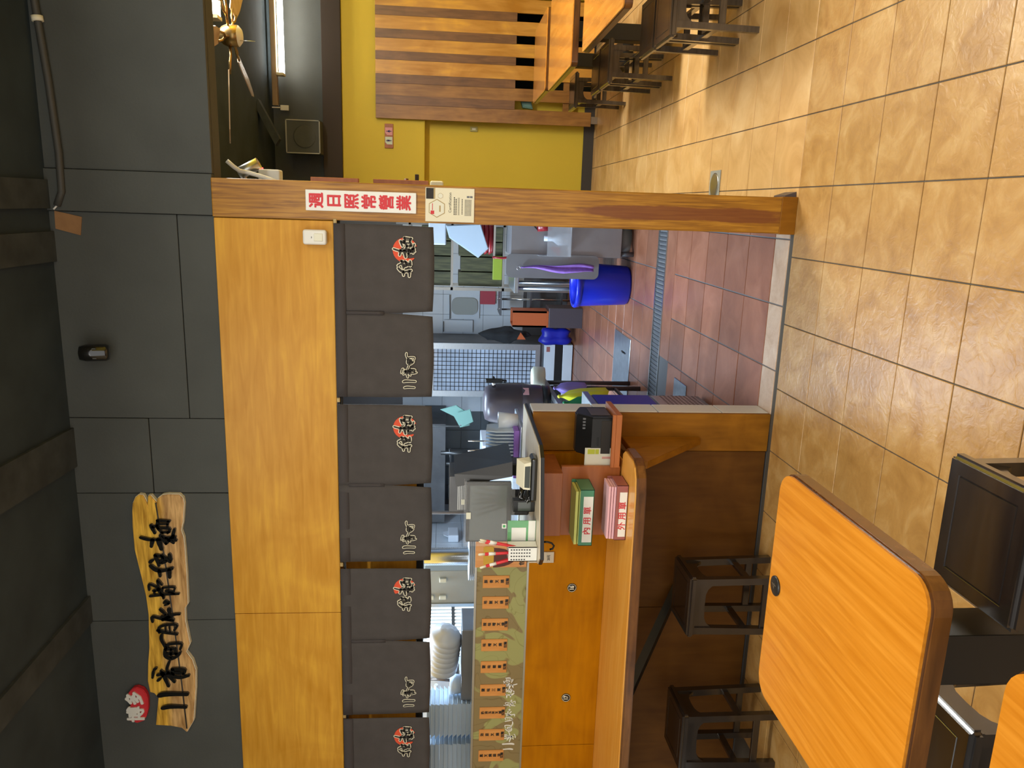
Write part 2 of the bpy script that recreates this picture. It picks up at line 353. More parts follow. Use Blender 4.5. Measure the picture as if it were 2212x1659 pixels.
# lettering traced as brush strokes: (points on the board in metres, width)
BR = {
 'mian': [([(-1.6133,2.8711),(-1.6236,2.834),(-1.6239,2.7889)],0.0115),([(-1.6237,2.8196),(-1.656,2.8273)],0.0151),([(-1.6238,2.7943),(-1.6684,2.7846)],0.0198),([(-1.5554,2.822),(-1.5915,2.8083)],0.0137),([(-1.5634,2.8153),(-1.5555,2.7932)],0.0101),([(-1.5323,2.7934),(-1.5357,2.7414)],0.0108),([(-1.5335,2.7917),(-1.5675,2.794),(-1.5917,2.774)],0.0101),([(-1.5495,2.7856),(-1.5497,2.7496)],0.005),([(-1.5377,2.747),(-1.5597,2.752)],0.0086),([(-1.5675,2.794),(-1.5718,2.7438),(-1.5918,2.7523)],0.0101),([(-1.5897,2.7775),(-1.5878,2.7448)],0.0086),([(-1.6037,2.7857),(-1.6442,2.7631)],0.0108),([(-1.6078,2.7751),(-1.6404,2.7301)],0.0101),([(-1.5759,2.7224),(-1.6161,2.7322),(-1.6283,2.7185)],0.0115),([(-1.6167,2.7612),(-1.6121,2.7211)],0.0108),([(-1.6442,2.7631),(-1.604,2.7278)],0.0101)],
 'la': [([(-1.7324,2.8388),(-1.7231,2.8258)],0.0126),([(-1.7007,2.8141),(-1.7294,2.8052),(-1.7499,2.8011)],0.0137),([(-1.6987,2.814),(-1.7091,2.7838),(-1.7377,2.7912),(-1.7297,2.7688)],0.0119),([(-1.701,2.785),(-1.7174,2.7679),(-1.7319,2.7507)],0.0137),([(-1.6972,2.752),(-1.7217,2.7463)],0.0137),([(-1.7516,2.8366),(-1.7703,2.8153),(-1.7747,2.7864),(-1.7648,2.7455)],0.0162),([(-1.7746,2.801),(-1.8014,2.7992)],0.013),([(-1.7709,2.7569),(-1.808,2.7575)],0.0144)],
 'gu': [([(-1.8692,2.8515),(-1.8422,2.8496),(-1.8529,2.8247),(-1.8656,2.8072)],0.0086),([(-1.8219,2.8115),(-1.8449,2.7948)],0.0086),([(-1.826,2.8137),(-1.8656,2.8072)],0.0072),([(-1.8736,2.8335),(-1.8697,2.8075)],0.0101),([(-1.8853,2.8313),(-1.8737,2.8261)],0.0072),([(-1.9005,2.85),(-1.8949,2.7945),(-1.9117,2.7919)],0.0101),([(-1.8655,2.8145),(-1.9033,2.7951)],0.0086),([(-1.8595,2.7921),(-1.858,2.7405),(-1.8871,2.7498)],0.0072),([(-1.8616,2.7922),(-1.8907,2.7942),(-1.8908,2.7241)],0.009),([(-1.8751,2.7784),(-1.8795,2.7566)],0.0101),([(-1.8836,2.7643),(-1.8893,2.7425)],0.0086)],
 'dot': [([(-1.9348,2.7916),(-1.9265,2.7819),(-1.9372,2.7707)],0.0094),([(-1.938,2.7708),(-1.9462,2.7869)],0.0094)],
 'tun': [([(-1.9682,2.8105),(-1.9917,2.7899)],0.0108),([(-1.9666,2.7734),(-1.9878,2.7711)],0.0122),([(-2.029,2.848),(-2.0044,2.8463),(-2.017,2.8027),(-2.0262,2.7588)],0.0108),([(-2.0042,2.8056),(-2.0217,2.7696)],0.0122),([(-2.0212,2.803),(-1.9965,2.7568),(-1.9927,2.7269)],0.0108),([(-1.996,2.7865),(-2.022,2.7548)],0.0101),([(-2.0848,2.8222),(-2.0592,2.8205),(-2.0469,2.7899),(-2.0478,2.7415),(-2.0732,2.7543)],0.0101),([(-2.074,2.8289),(-2.0854,2.7924),(-2.0948,2.7445)],0.0122),([(-2.0597,2.7944),(-2.0768,2.7919)],0.005),([(-2.0557,2.7756),(-2.0814,2.7735)],0.005)],
 'ting': [([(-2.0993,2.8128),(-2.1229,2.8144),(-2.1663,2.7978)],0.013),([(-2.1578,2.7935),(-2.1451,2.7814),(-2.1439,2.7289),(-2.172,2.7344)],0.0108),([(-2.1706,2.8019),(-2.2052,2.8042),(-2.221,2.7789),(-2.2064,2.7478),(-2.1893,2.7355)],0.0119),([(-2.1715,2.7982),(-2.1714,2.7606),(-2.1976,2.7548)],0.013),([(-2.1946,2.7922),(-2.1941,2.7546)],0.0115),([(-2.1711,2.7756),(-2.2145,2.7785)],0.0079)],
 'fan': [([(-2.2361,2.7874),(-2.2751,2.8013),(-2.2973,2.7914)],0.0101),([(-2.2747,2.8578),(-2.2697,2.8492)],0.0108),([(-2.2847,2.8622),(-2.3175,2.8683)],0.0108),([(-2.3335,2.846),(-2.3228,2.8328)],0.0108),([(-2.3049,2.8448),(-2.2929,2.7911),(-2.3022,2.7728)],0.0122),([(-2.2922,2.8213),(-2.3634,2.7996)],0.0151),([(-2.3015,2.7993),(-2.3419,2.7716)],0.0144),([(-2.2833,2.8282),(-2.3098,2.8225)],0.0108),([(-2.2757,2.7787),(-2.2792,2.7222),(-2.3032,2.7274)],0.0122),([(-2.2758,2.7749),(-2.311,2.7734),(-2.3206,2.7399),(-2.3104,2.7051)],0.013),([(-2.2945,2.761),(-2.2988,2.731)],0.0122)],
 'bars': [([(-2.4133,2.8447),(-2.4066,2.8138),(-2.4091,2.7187)],0.0209),([(-2.4807,2.834),(-2.4741,2.7992),(-2.4779,2.7286)],0.0173)],
}
SIGN = [(-1.4954,2.9017),(-1.456,2.8969),(-1.4284,2.8842),(-1.4167,2.8691),(-1.4187,2.8515),(-1.4403,2.8424),(-1.4659,2.8342),(-1.4206,2.8285),(-1.4206,2.8196),(-1.4542,2.7952),(-1.4325,2.7883),(-1.4187,2.7695),(-1.4148,2.7478),(-1.416,2.6978),(-1.4326,2.6826),(-1.4603,2.679),(-1.5479,2.6898),(-1.5881,2.6996),(-1.6244,2.691),(-1.6895,2.6895),(-1.8046,2.6893),(-1.9509,2.6927),(-1.9718,2.707),(-2.0398,2.7093),(-2.1554,2.6957),(-2.1984,2.7153),(-2.2426,2.6896),(-2.2956,2.6776),(-2.393,2.6833),(-2.5638,2.703),(-2.6221,2.7355),(-2.5986,2.7573),(-2.5856,2.8065),(-2.579,2.8752),(-2.4332,2.8536),(-2.4082,2.8709),(-2.401,2.8893),(-2.3433,2.8958),(-2.2557,2.8884),(-2.1691,2.8766),(-1.999,2.8681),(-1.9064,2.8725),(-1.8025,2.8869),(-1.7286,2.8977),(-1.6797,2.9049),(-1.567,2.9054)]
STAMP = [(-2.3985,2.9836),(-2.3812,2.9672),(-2.3764,2.948),(-2.389,2.9225),(-2.4138,2.9084),(-2.4407,2.9035),(-2.4944,2.9066),(-2.5346,2.9179),(-2.556,2.929),(-2.5686,2.9624),(-2.5549,2.9956),(-2.5232,2.9981),(-2.4742,2.9856),(-2.4474,2.9874),(-2.4337,2.9969),(-2.4116,2.9921)]

# ------------------------------------------------------------------ the room
T = 0.30
# dining room and passage floor: a bed of grout with every tile laid on it
fl = MB().box(-3.6, 2.4, -4.6, 0.035, -.06, -.004).box(-.05, 2.4, .035, 5.2, -.06, -.004).build('floor', 'grout'); struct(fl)
tile_me = None
def lay(parent, x0, x1, y0, y1, m, gap=.0022, zt=0.0):
    key = (round(x1 - x0, 4), round(y1 - y0, 4), m)
    if key not in LOC:
        o = MB().box(-(x1 - x0) / 2 + gap, (x1 - x0) / 2 - gap, -(y1 - y0) / 2 + gap, (y1 - y0) / 2 - gap, -.008, 0, bev=.0016, seg=1).build('tile', m, parent, False); LOC[key] = o.data
    else:
        o = bpy.data.objects.new('tile', LOC[key]); COL.objects.link(o); o.parent = parent
    o.location = ((x0 + x1) / 2, (y0 + y1) / 2, zt + random.uniform(-.0004, .0004))
for i in range(-9, 4):
    for j in range(-10, 0):
        if i < -5 and j < -6: continue
        lay(fl, i * T, (i + 1) * T, j * T, (j + 1) * T, 'tile')
lay_y = [j * T for j in range(0, 18)]
for i in range(-1, 7):
    for j in range(0, 17):
        x0 = max(i * T, -.05); x1 = (i + 1) * T
        if j < 4 and i > 4: continue
        lay(fl, x0, x1, j * T, (j + 1) * T, 'tile2')
# kitchen floor: red quarry tiles behind a pale threshold strip, broken by the drain channel
kf = MB().box(-4.0, -.05, .035, 6.3, -.06, -.004).build('floor_kitchen', 'kgrout'); struct(kf)
for i in range(4):
    x1 = -.225 - .3 * (i - 0); x0 = x1 - .3
    if i < 3: lay(kf, x0, x1, .037, .19, 'strip', .003)
lay(kf, -.225, -.05, .037, .19, 'strip', .003)
rows = [.19 + .309 * k for k in range(0, 6)] + [2.19 + .309 * k for k in range(0, 14)]
for a, b in zip(rows, rows[1:]):
    if b - a > .35: continue
    for i in range(8):
        x1 = -.225 - .3 * i
        if a > 2.1 and i > 6: continue
        lay(kf, x1 - .3, x1, a, b, 'redtile', .0035)
    lay(kf, -.225, -.05, a, b, 'redtile', .0035)
lay(kf, -1.125, -.05, 1.735, 1.955, 'redtile', .0035)
ce = MB().box(-4.0, 3.0, -4.6, .03, 3.142, 3.25).build('ceiling', 'ceil'); struct(ce)
ce2 = MB().box(-.15, 3.0, .16, 5.2, 3.25, 3.32).build('ceiling_back_room', 'ceil'); struct(ce2)
for (xa, xb, xc, xd) in ((-.187, -.074, -.19, -.09), (-.401, -.279, -.37, -.27), (-1.293, -1.117, -1.12, -.99), (-2.045, -1.917, -2.10, -2.02)):
    b = MB().quadprism([(xc, -4.5, 3.128), (xd, -4.5, 3.128), (xb, .028, 3.128), (xa, .028, 3.128)], [(xc, -4.5, 3.16), (xd, -4.5, 3.16), (xb, .028, 3.16), (xa, .028, 3.16)]).build('beam', 'beam', ce)
# black upper wall made of boarded panels
uw = MB().box(-3.8, 2.4, .045, .15, 2.487, 3.25).build('wall_upper', 'black'); struct(uw)
def panel(x0, x1, z0, z1, y=.02, m='black', par=uw):
    return MB().box(x0, x1, y, .05, z0, z1, bev=.0015, seg=1).build('panel', m, par)
panel(-.028, 2.4, 2.487, 3.16); panel(-.195, -.030, 2.487, 3.16, .008)
panel(-1.070, -.197, 2.640, 3.16); panel(-1.070, -.197, 2.487, 2.637, .0215)
panel(-1.417, -1.073, 2.487, 2.812, .0225); panel(-1.417, -1.073, 2.815, 3.16, .0195)
panel(-2.045, -1.420, 2.487, 3.16); panel(-3.8, -2.048, 2.487, 3.16, .021)
# plywood fascia over the kitchen opening
fa = MB().box(-3.8, -.15, .03, .06, 2.004, 2.486).build('trim_1', 'ply'); struct(fa)
MB().box(-2.0095, -.203, .006, .032, 2.0, 2.4865, bev=.002, seg=1).build('panel', 'ply', fa)
MB().box(-3.8, -2.0125, .007, .032, 2.0, 2.4865, bev=.002, seg=1).build('panel', 'ply', fa)
# pine pillar
pl = MB().box(-.200, -.044, -.002, .145, .0, 2.4885, bev=.004).build('pillar', 'pillarw'); struct(pl)
MB().box(-.2025, -.041, -.006, .10, .0, .072, bev=.003).build('plinth', 'cladw', pl)
# partition between kitchen and passage
pw = MB().box(-.16, -.07, .146, 5.2, 0, 3.26).build('wall_partition', 'steeld'); struct(pw)
# far wall of the back room: black above, brown lintel, yellow below, a shallow recess beside the slats
wb = MB().box(-.16, 3.0, 4.90, 5.2, 2.70, 3.4).build('wall_back', 'black'); struct(wb)
MB().box(-.16, 3.0, 4.84, 5.2, 2.575, 2.762, bev=.004).build('lintel', 'brownbeam', wb)
MB().box(-.16, 3.0, 4.88, 5.2, 1.752, 2.58, bev=.008).build('plaster', 'yellow', wb)
MB().box(-.16, 1.0, 5.0, 5.2, 0, 1.76).build('plaster', 'yellow', wb)
MB().box(1.9, 3.0, 4.88, 5.2, 0, 1.76).build('plaster', 'yellow', wb)
struct(MB().box(-.07, 1.0, 4.985, 5.0, .0, .108, bev=.002, seg=1).build('baseboard_back', 'baseb'))
# dark store room behind the slat screen
struct(MB().box(.9, 2.2, 6.2, 6.3, 0, 1.8).box(.95, 1.0, 5.2, 6.3, 0, 1.8).box(2.2, 2.3, 5.2, 6.3, 0, 1.8).box(.9, 2.3, 5.2, 6.3, 1.8, 1.9).box(.9, 2.3, 5.2, 6.3, -.06, -.0).build('wall_store', 'ceil'))
struct(MB().box(2.4, 2.5, -4.6, 5.2, 0, 3.4).build('wall_east', 'yellow'))
struct(MB().box(-3.9, -3.8, -4.6, .16, 0, 3.25).build('wall_west', 'cream'))
# half wall of the counter with wood cladding and a tiled end
hw = MB().box(-3.8, -1.045, .05, .185, 0, 1.118).build('wall_counter', 'cladw'); struct(hw)
MB().box(-1.213, -1.032, .03, .055, .0, 1.122, bev=.002, seg=1).build('cladding_board', 'cladw', hw)
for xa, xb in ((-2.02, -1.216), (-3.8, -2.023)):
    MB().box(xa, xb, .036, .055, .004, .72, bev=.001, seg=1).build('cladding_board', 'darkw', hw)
MB().box(-2.76, -1.216, .0, .05, .75, 1.117, bev=.001, seg=1).build('counter_panel', 'counterp', hw)
MB().box(-3.8, -2.763, .0, .05, .75, 1.117, bev=.001, seg=1).build('counter_panel', 'counterp', hw)
for za, zb in ((.0, .225), (.228, .531), (.534, .826), (.829, 1.122)):
    MB().box(-1.046, -1.030, .055, .192, za + .001, zb - .001, bev=.002, seg=1).build('tile', 'ltile', hw)
# kitchen shell
kb = MB().box(-4.0, -.16, 6.24, 6.34, 0, 2.95).build('wall_kitchen_back', 'kgrout'); struct(kb)
def walltile(x0, x1, z0, z1, m): MB().box(x0 + .0015, x1 - .0015, 6.228, 6.242, z0 + .0015, z1 - .0015, bev=.0015, seg=1).build('tile', m, kb)
xs = [-.2 - .25 * k for k in range(16)]
zs = [.55, .80, 1.05, 1.30, 1.55, 1.80, 2.05]
for a, b in zip(xs[1:], xs):
    for c, d in zip(zs, zs[1:]): walltile(a, b, c, d, 'wtile' if a > -2.75 else 'dtile')
MB().box(-3.95, -.2, 6.225, 6.242, 0, .548).build('plaster', 'steeld', kb)
kl = MB().box(-4.0, -3.9, 1.2, 2.6, 0, 2.95).box(-4.0, -3.9, 3.62, 6.24, 0, 2.95).box(-4.0, -3.9, 2.6, 3.62, 0, .85).box(-4.0, -3.9, 2.6, 3.62, 1.95, 2.95).build('wall_kitchen_side', 'kgrout'); struct(kl)
ys = [3.63 + .3 * k for k in range(9)]
for a, b in zip(ys, ys[1:]):
    for c, d in zip((.7, 1.0, 1.3, 1.6, 1.9), (1.0, 1.3, 1.6, 1.9, 2.2)):
        MB().box(-3.902, -3.888, a + .0015, b - .0015, c + .0015, d - .0015, bev=.0015, seg=1).build('tile', 'wtile', kl)
for a, b in zip((1.25, 1.58, 1.91, 2.24), (1.58, 1.91, 2.24, 2.57)):
    for c, d in zip((.7, 1.0, 1.3, 1.6), (1.0, 1.3, 1.6, 1.9)):
        MB().box(-3.902, -3.888, a + .0015, b - .0015, c + .0015, d - .0015, bev=.0015, seg=1).build('tile', 'wtile', kl)
struct(MB().box(-4.0, -3.8, .16, 1.2, 0, 2.95).build('wall_kitchen_end', 'kgrout'))
struct(MB().box(-4.0, -.07, .15, 6.34, 2.95, 3.0).build('ceiling_kitchen', 'wtile'))
X['sky'] = mat('daylight_outside', (0, 0, 0), 1, emit=(.72, .86, 1.0), es=7.0)
struct(MB().box(-4.25, -4.2, 2.3, 3.9, .7, 2.1).build('window_1', 'sky'))
wn = thing('window_grille', 'white upright slats over the bright kitchen window', 'window grille', (-3.92, 3.1, .86))
MB().box(-3.955, -3.925, 2.6, 3.62, .85, .885).box(-3.955, -3.925, 2.6, 3.62, 1.40, 1.43).box(-3.955, -3.925, 2.6, 3.62, 1.91, 1.95).build('frame', 'rail', wn)
for k in range(16):
    MB().box(-3.95, -3.935, 2.615 + .0625 * k, 2.645 + .0625 * k, .885, 1.91, bev=.002, seg=1).build('slat', 'white', wn)

# ------------------------------------------------------------------ tables and stools
def table(loc, label, sx, sy, axis, h=.75, top='tabletop', group=None, th=.045, rc=.055, foot=True):
    """laminate top with a dark edge band on a square column and a cross foot; loc is the middle of the base"""
    t = thing('dining_table', label, 'table', loc, group)
    MB().prism(rrect(-sx / 2 + .004, sx / 2 - .004, -sy / 2 + .004, sy / 2 - .004, rc - .004), (loc[0], loc[1], h - .006), *XY, .006).build('tabletop', top, t)
    MB().prism(rrect(-sx / 2, sx / 2, -sy / 2, sy / 2, rc), (loc[0], loc[1], h - th), *XY, th - .0045, bev=.006).build('edge_band', 'edge', t)
    MB().box(loc[0] - .055, loc[0] + .055, loc[1] - .055, loc[1] + .055, .06, h - th, bev=.003).build('column', 'blackmetal', t)
    MB().box(loc[0] - sx * .33, loc[0] + sx * .33, loc[1] - sy * .3, loc[1] + sy * .3, h - th - .03, h - th, bev=.003).build('apron', 'blackmetal', t)
    f = MB(); a = .155; b = .20
    if sy > .7: f.prism([(-.24, 0), (.24, 0), (.24, .03), (.17, .075), (-.17, .075), (-.24, .03)], (loc[0] - .055, loc[1], 0), (0, 1, 0), (0, 0, 1), .22)
    for (ux, uy, L) in (((1, 0, a), (0, 1, b)) if sy < .7 else ()):
        p = [(-L, 0), (L, 0), (L, .022), (L * .25, .062), (-L * .25, .062), (-L, .022)]
        if ux: f.prism(p, (loc[0], loc[1] + .05, 0), (1, 0, 0), (0, 0, 1), .10)
        else: f.prism(p, (loc[0] - .05, loc[1], 0), (0, 1, 0), (0, 0, 1), .10)
    f.build('foot', 'blackmetal', t)
    return t
ft = table((-.975, -1.995, 0), 'orange laminate table with number disc and dark worn edge, nearest the counter stools', .572, .572, 'X')
d = MB().lathe([(0, .0), (.0235, .0), (.0235, .003), (.019, .0045), (0, .0045)], (-.966, -1.750, .7501)).build('number_disc', 'ink', ft); d['label'] = 'small black disc with a pale 4'
text('4', .03, 'rail', (-.966, -1.750, .7552), d, ext=.0002, mtx=Matrix.Identity(4))
table((-.975, -2.735, 0), 'orange laminate table of which only a corner shows beside the lacquered stool', .55, .565, 'X')

def stool(loc, label, m='stool', sx=.285, sy=.25, group='black lacquered wooden stools', ins=.028, zs=((.085, .115), (.165, .195))):
    """square seat with a grooved panel, curved aprons, four legs and four stretchers"""
    s = thing('wooden_stool', label, 'stool', (0, 0, 0), group)
    b = bmesh.new(); bmesh.ops.create_cube(b, size=1)
    for v in b.verts: v.co = Vector((v.co.x * sx, v.co.y * sy, .4325 + v.co.z * .035))
    top = [f for f in b.faces if f.normal.z > .9]
    bmesh.ops.bevel(b, geom=[e for e in b.edges], offset=.010, segments=3, affect='EDGES')
    top = max(b.faces, key=lambda f: f.calc_center_median().z * 10 + f.calc_area())
    for th, dp in ((.040, 0), (.0035, -.004), (.0035, .0035)):
        bmesh.ops.inset_region(b, faces=[top], thickness=th, depth=dp)
    mb = MB(); mb._add(b); mb.build('seat', m, s)
    hx, hy = sx / 2 - ins, sy / 2 - .026
    for ix in (-1, 1):
        for iy in (-1, 1):
            MB().quadprism([(ix * (hx + .008) + a * .0145, iy * (hy + .008) + c * .0145, 0) for a, c in ((-1, -1), (1, -1), (1, 1), (-1, 1))],
                           [(ix * hx + a * .016, iy * hy + c * .016, .418) for a, c in ((-1, -1), (1, -1), (1, 1), (-1, 1))]).build('leg', m, s)
    def arch(L): return [(-L, .415), (-L, .335), (-L + .008, .348), (-L + .022, .362), (-L + .045, .371), (0, .373), (L - .045, .371), (L - .022, .362), (L - .008, .348), (L, .335), (L, .415)]
    for iy in (-1, 1): MB().prism(arch(hx - .014), (0, iy * hy + .008, 0), (1, 0, 0), (0, 0, 1), .016).build('apron', m, s)
    for ix in (-1, 1): MB().prism(arch(hy - .014), (ix * hx - .008, 0, 0), (0, 1, 0), (0, 0, 1), .016).build('apron', m, s)
    for iy in (-1, 1): MB().box(-hx, hx, iy * (hy + .004) - .008, iy * (hy + .004) + .008, *zs[0], bev=.002, seg=1).build('stretcher', m, s)
    for ix in (-1, 1): MB().box(ix * (hx + .003) - .008, ix * (hx + .003) + .008, -hy, hy, *zs[1], bev=.002, seg=1).build('stretcher', m, s)
    s.location = loc
    return s
st = stool((-.745, -1.978, 0), 'black lacquered stool with scuffed glossy seat pulled up beside the disc-marked orange table')
def st2(x, y, label, g='black lacquered wooden stools', rz=0): return dup(st, (x, y, 0), label, rz, g)
st2(-1.277, -1.935, 'black lacquered stool pushed mostly under the disc-marked orange table')
st2(-1.812, -.232, 'black stool tucked under the counter below the seat disc sixteen', rz=.02)
st2(-2.452, -.292, 'black stool tucked under the counter below the seat disc seventeen', rz=.03)
# passage stools, lamp light put into their browner lacquer colour
sb = stool((.862, .790, 0), 'brown-black stool nearest the pillar in the passage row, beside the closest orange table', 'stool_lit', .295, .31, 'brown-black stools along the passage tables', .062, ((.170, .205), (.185, .22)))
for x, y, lb in ((.862, 1.112, 'brown-black stool second from the pillar in the passage row, seat touching the first stool'),
                 (.862, 2.295, 'brown-black stool of the passage row standing by the middle orange table, its near one'),
                 (.858, 2.615, 'brown-black stool of the passage row standing by the middle orange table, its far one'),
                 (.868, 3.700, 'brown-black stool at the end of the passage row next to the slatted screen')):
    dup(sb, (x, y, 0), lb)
G = 'orange tables along the passage'
for (x0, x1, y0, y1, lb) in ((.765, 1.42, .345, 1.43, 'orange laminate passage table closest to the pillar, end cut by the picture edge'),
                             (.765, 1.42, 1.84, 2.985, 'middle orange laminate table of the passage row'),
                             (.80, 1.43, 3.19, 4.07, 'small-looking orange laminate table set against the slatted screen')):
    table(((x0 + x1) / 2, (y0 + y1) / 2, 0), lb, x1 - x0, y1 - y0, 'Y', top='tabletopY', group=G, rc=.03)

# ------------------------------------------------------------------ counter ledge
cl = thing('counter_ledge', 'long orange laminate counter ledge with dark brown rounded edge under the glass panel', 'counter', (-2.4, -.22, .70))
ledge = [(-3.75, .0), (-3.75, -.525), (-2.6, -.490), (-1.527, -.452), (-1.25, -.445), (-1.185, -.432), (-1.145, -.405), (-1.128, -.36), (-1.128, -.24), (-1.150, -.205), (-1.185, -.195), (-1.185, .0)]
MB().prism(ledge, (0, 0, .744), *XY, .006).build('top', 'ledge', cl)
led2 = [(-3.75, -.01), (-3.75, -.537), (-2.6, -.502), (-1.527, -.464), (-1.245, -.457), (-1.177, -.443), (-1.134, -.412), (-1.116, -.362), (-1.116, -.235), (-1.140, -.196), (-1.18, -.185), (-1.19, -.01)]
MB().prism(led2, (0, 0, .705), *XY, .040, bev=.005).build('edge_band', 'edge', cl)
MB().prism([(.0, .705), (-.36, .705), (-.36, .675), (-.02, .335), (.0, .335)], (-1.175, .028, 0), (0, 1, 0), (0, 0, 1), .032, bev=.002).build('bracket', 'cladw', cl)
MB().quadprism([(-1.93, .03, .36), (-1.89, .03, .36), (-1.89, .03, .40), (-1.93, .03, .40)], [(-2.30, -.3, .66), (-2.26, -.3, .66), (-2.26, -.3, .705), (-2.30, -.3, .705)]).build('brace', 'blackmetal', cl)
for n, x in ((16, -1.892), (17, -2.489)):
    dd = MB().lathe([(0, 0), (.0225, 0), (.0225, .003), (0, .003)], (0, 0, 0), mtx=Matrix.Translation((x, -.0005, .906)) @ Matrix.Rotation(R_(90), 4, 'X'))
    o = solo(dd, 'seat_number', 'ink', 'round black disc with seat number %s on the amber counter panel' % {16: 'sixteen', 17: 'seventeen'}[n], 'number disc', 'seat numbers on the counter')
    MB().lathe([(.0185, 0), (.0205, 0), (.0205, .0006), (.0185, .0006), (.0185, 0)], mtx=Matrix.Translation((x, -.0036, .906)) @ Matrix.Rotation(R_(90), 4, 'X')).build('rim', 'creamp', o)
    text(str(n), .031, 'creamp', (x, -.0042, .906), o, ext=.0003, off=.0012, sx=.75)

# ------------------------------------------------------------------ glass panel with menu tags
X['film'] = None
def film():
    m, nt, b = _m('etched_olive_glass'); N = nt.nodes.new; L = nt.links.new
    tc = N('ShaderNodeTexCoord'); n = N('ShaderNodeTexNoise'); n.inputs['Scale'].default_value = 3.2; n.inputs['Detail'].default_value = 2.2; n.inputs['Distortion'].default_value = 1.6
    L(tc.outputs['Object'], n.inputs['Vector'])
    r = N('ShaderNodeValToRGB'); e = r.color_ramp.elements; e[0].position = .505; e[0].color = (.27, .20, .085, 1); e[1].position = .52; e[1].color = (.37, .37, .135, 1)
    L(n.outputs[0], r.inputs[0])
    w = N('ShaderNodeTexNoise'); w.inputs['Scale'].default_value = 4.0; w.inputs['Detail'].default_value = 1; w.inputs['Distortion'].default_value = 2.6
    L(tc.outputs['Object'], w.inputs['Vector'])
    wr = N('ShaderNodeValToRGB'); k = wr.color_ramp.elements; k[0].position = .485; k[0].color = (1, 1, 1, 1); k[1].position = .515; k[1].color = (1, 1, 1, 1)
    q = k.new(.5); q.color = (.72, .70, .6, 1)
    L(w.outputs[0], wr.inputs[0])
    mx = N('ShaderNodeMix'); mx.data_type = 'RGBA'; mx.blend_type = 'MULTIPLY'; mx.inputs[0].default_value = 1
    L(r.outputs[0], mx.inputs[6]); L(wr.outputs[0], mx.inputs[7]); L(mx.outputs[2], b.inputs['Base Color'])
    b.inputs['Roughness'].default_value = .22; b.inputs['Alpha'].default_value = .93; b.inputs['Coat Weight'].default_value = .4
    return m
X['film'] = film()
gp = thing('counter_screen', 'olive patterned glass panel on the counter carrying the wooden menu tags', 'glass panel', (-2.7, .01, 1.117))
MB().box(-3.7, -1.63, .006, .013, 1.124, 1.366).build('pane', 'film', gp)
MB().box(-3.7, -1.63, .0, .02, 1.117, 1.126).build('bottom_rail', 'rail', gp)
MB().box(-3.7, -1.63, .002, .017, 1.364, 1.374).build('top_rail', 'rail', gp)
gl = MB()
ks = ['bars', 'fan', 'ting', 'tun', 'dot', 'gu', 'la', 'mian']
gx = [-2.765, -2.708, -2.650, -2.592, -2.555, -2.518, -2.462, -2.405]
for key, x in zip(ks, gx):
    pp = [q for p, w in BR[key] for q in p]; mxx = (min(q[0] for q in pp) + max(q[0] for q in pp)) / 2; mz = (min(q[1] for q in pp) + max(q[1] for q in pp)) / 2
    fl_ = [([(q[0], 2 * mz - q[1]) for q in p], w) for p, w in BR[key]]
    brush(gl, fl_, (mxx, mz), (x, 1.186), .44, .0045, .001)
o = gl.build('white_lettering', 'white', gp)
X['tagw'] = wood('orange_tag_paper', (.60, .235, .045), (.72, .33, .085), 'Z', 8, 10, .6, 0)
tags = [(-1.859, '豚骨叉燒', '拉麵'), (-1.968, '地獄叉燒', '拉麵'), (-2.084, '辣味噌叉燒', '拉麵'), (-2.194, '味噌叉燒', '拉麵'), (-2.313, '鹽味嫩雞', '拉麵'), (-2.441, '鹽味三寶', '拉麵'), (-2.568, '奶油玉米叉燒', '拉麵'), (-2.693, '泡菜叉燒', '拉麵'), (-2.813, '黑叉燒蒜油', '拉麵')]
names = ['pork bone char siu ramen', 'hell char siu ramen', 'spicy miso char siu ramen', 'miso char siu ramen', 'salt chicken ramen', 'salt three treasures ramen', 'butter corn char siu ramen', 'kimchi char siu ramen', 'black garlic oil char siu ramen']
for (x, a, b2), nm in zip(tags, names):
    o = solo(MB().box(x - .0315, x + .0315, .0015, .0055, 1.208, 1.334, bev=.0006, seg=1), 'menu_tag', 'tagw', 'orange wood-look menu tag on the glass reading ' + nm, 'menu tag', 'menu tags on the glass panel')
    n = len(a); step = .088 / max(n - 1, 3.4); sz = min(.0178, step * .95)
    text('\n'.join(a), sz, 'ink', (x + .003, .0012, 1.318 - (n - 1) * step / 2), o, ext=.0003, off=.0006, line=step / sz)
    text('拉麵', .0165, 'ink', (x + .002, .0012, 1.2165), o, ext=.0003, off=.0006)

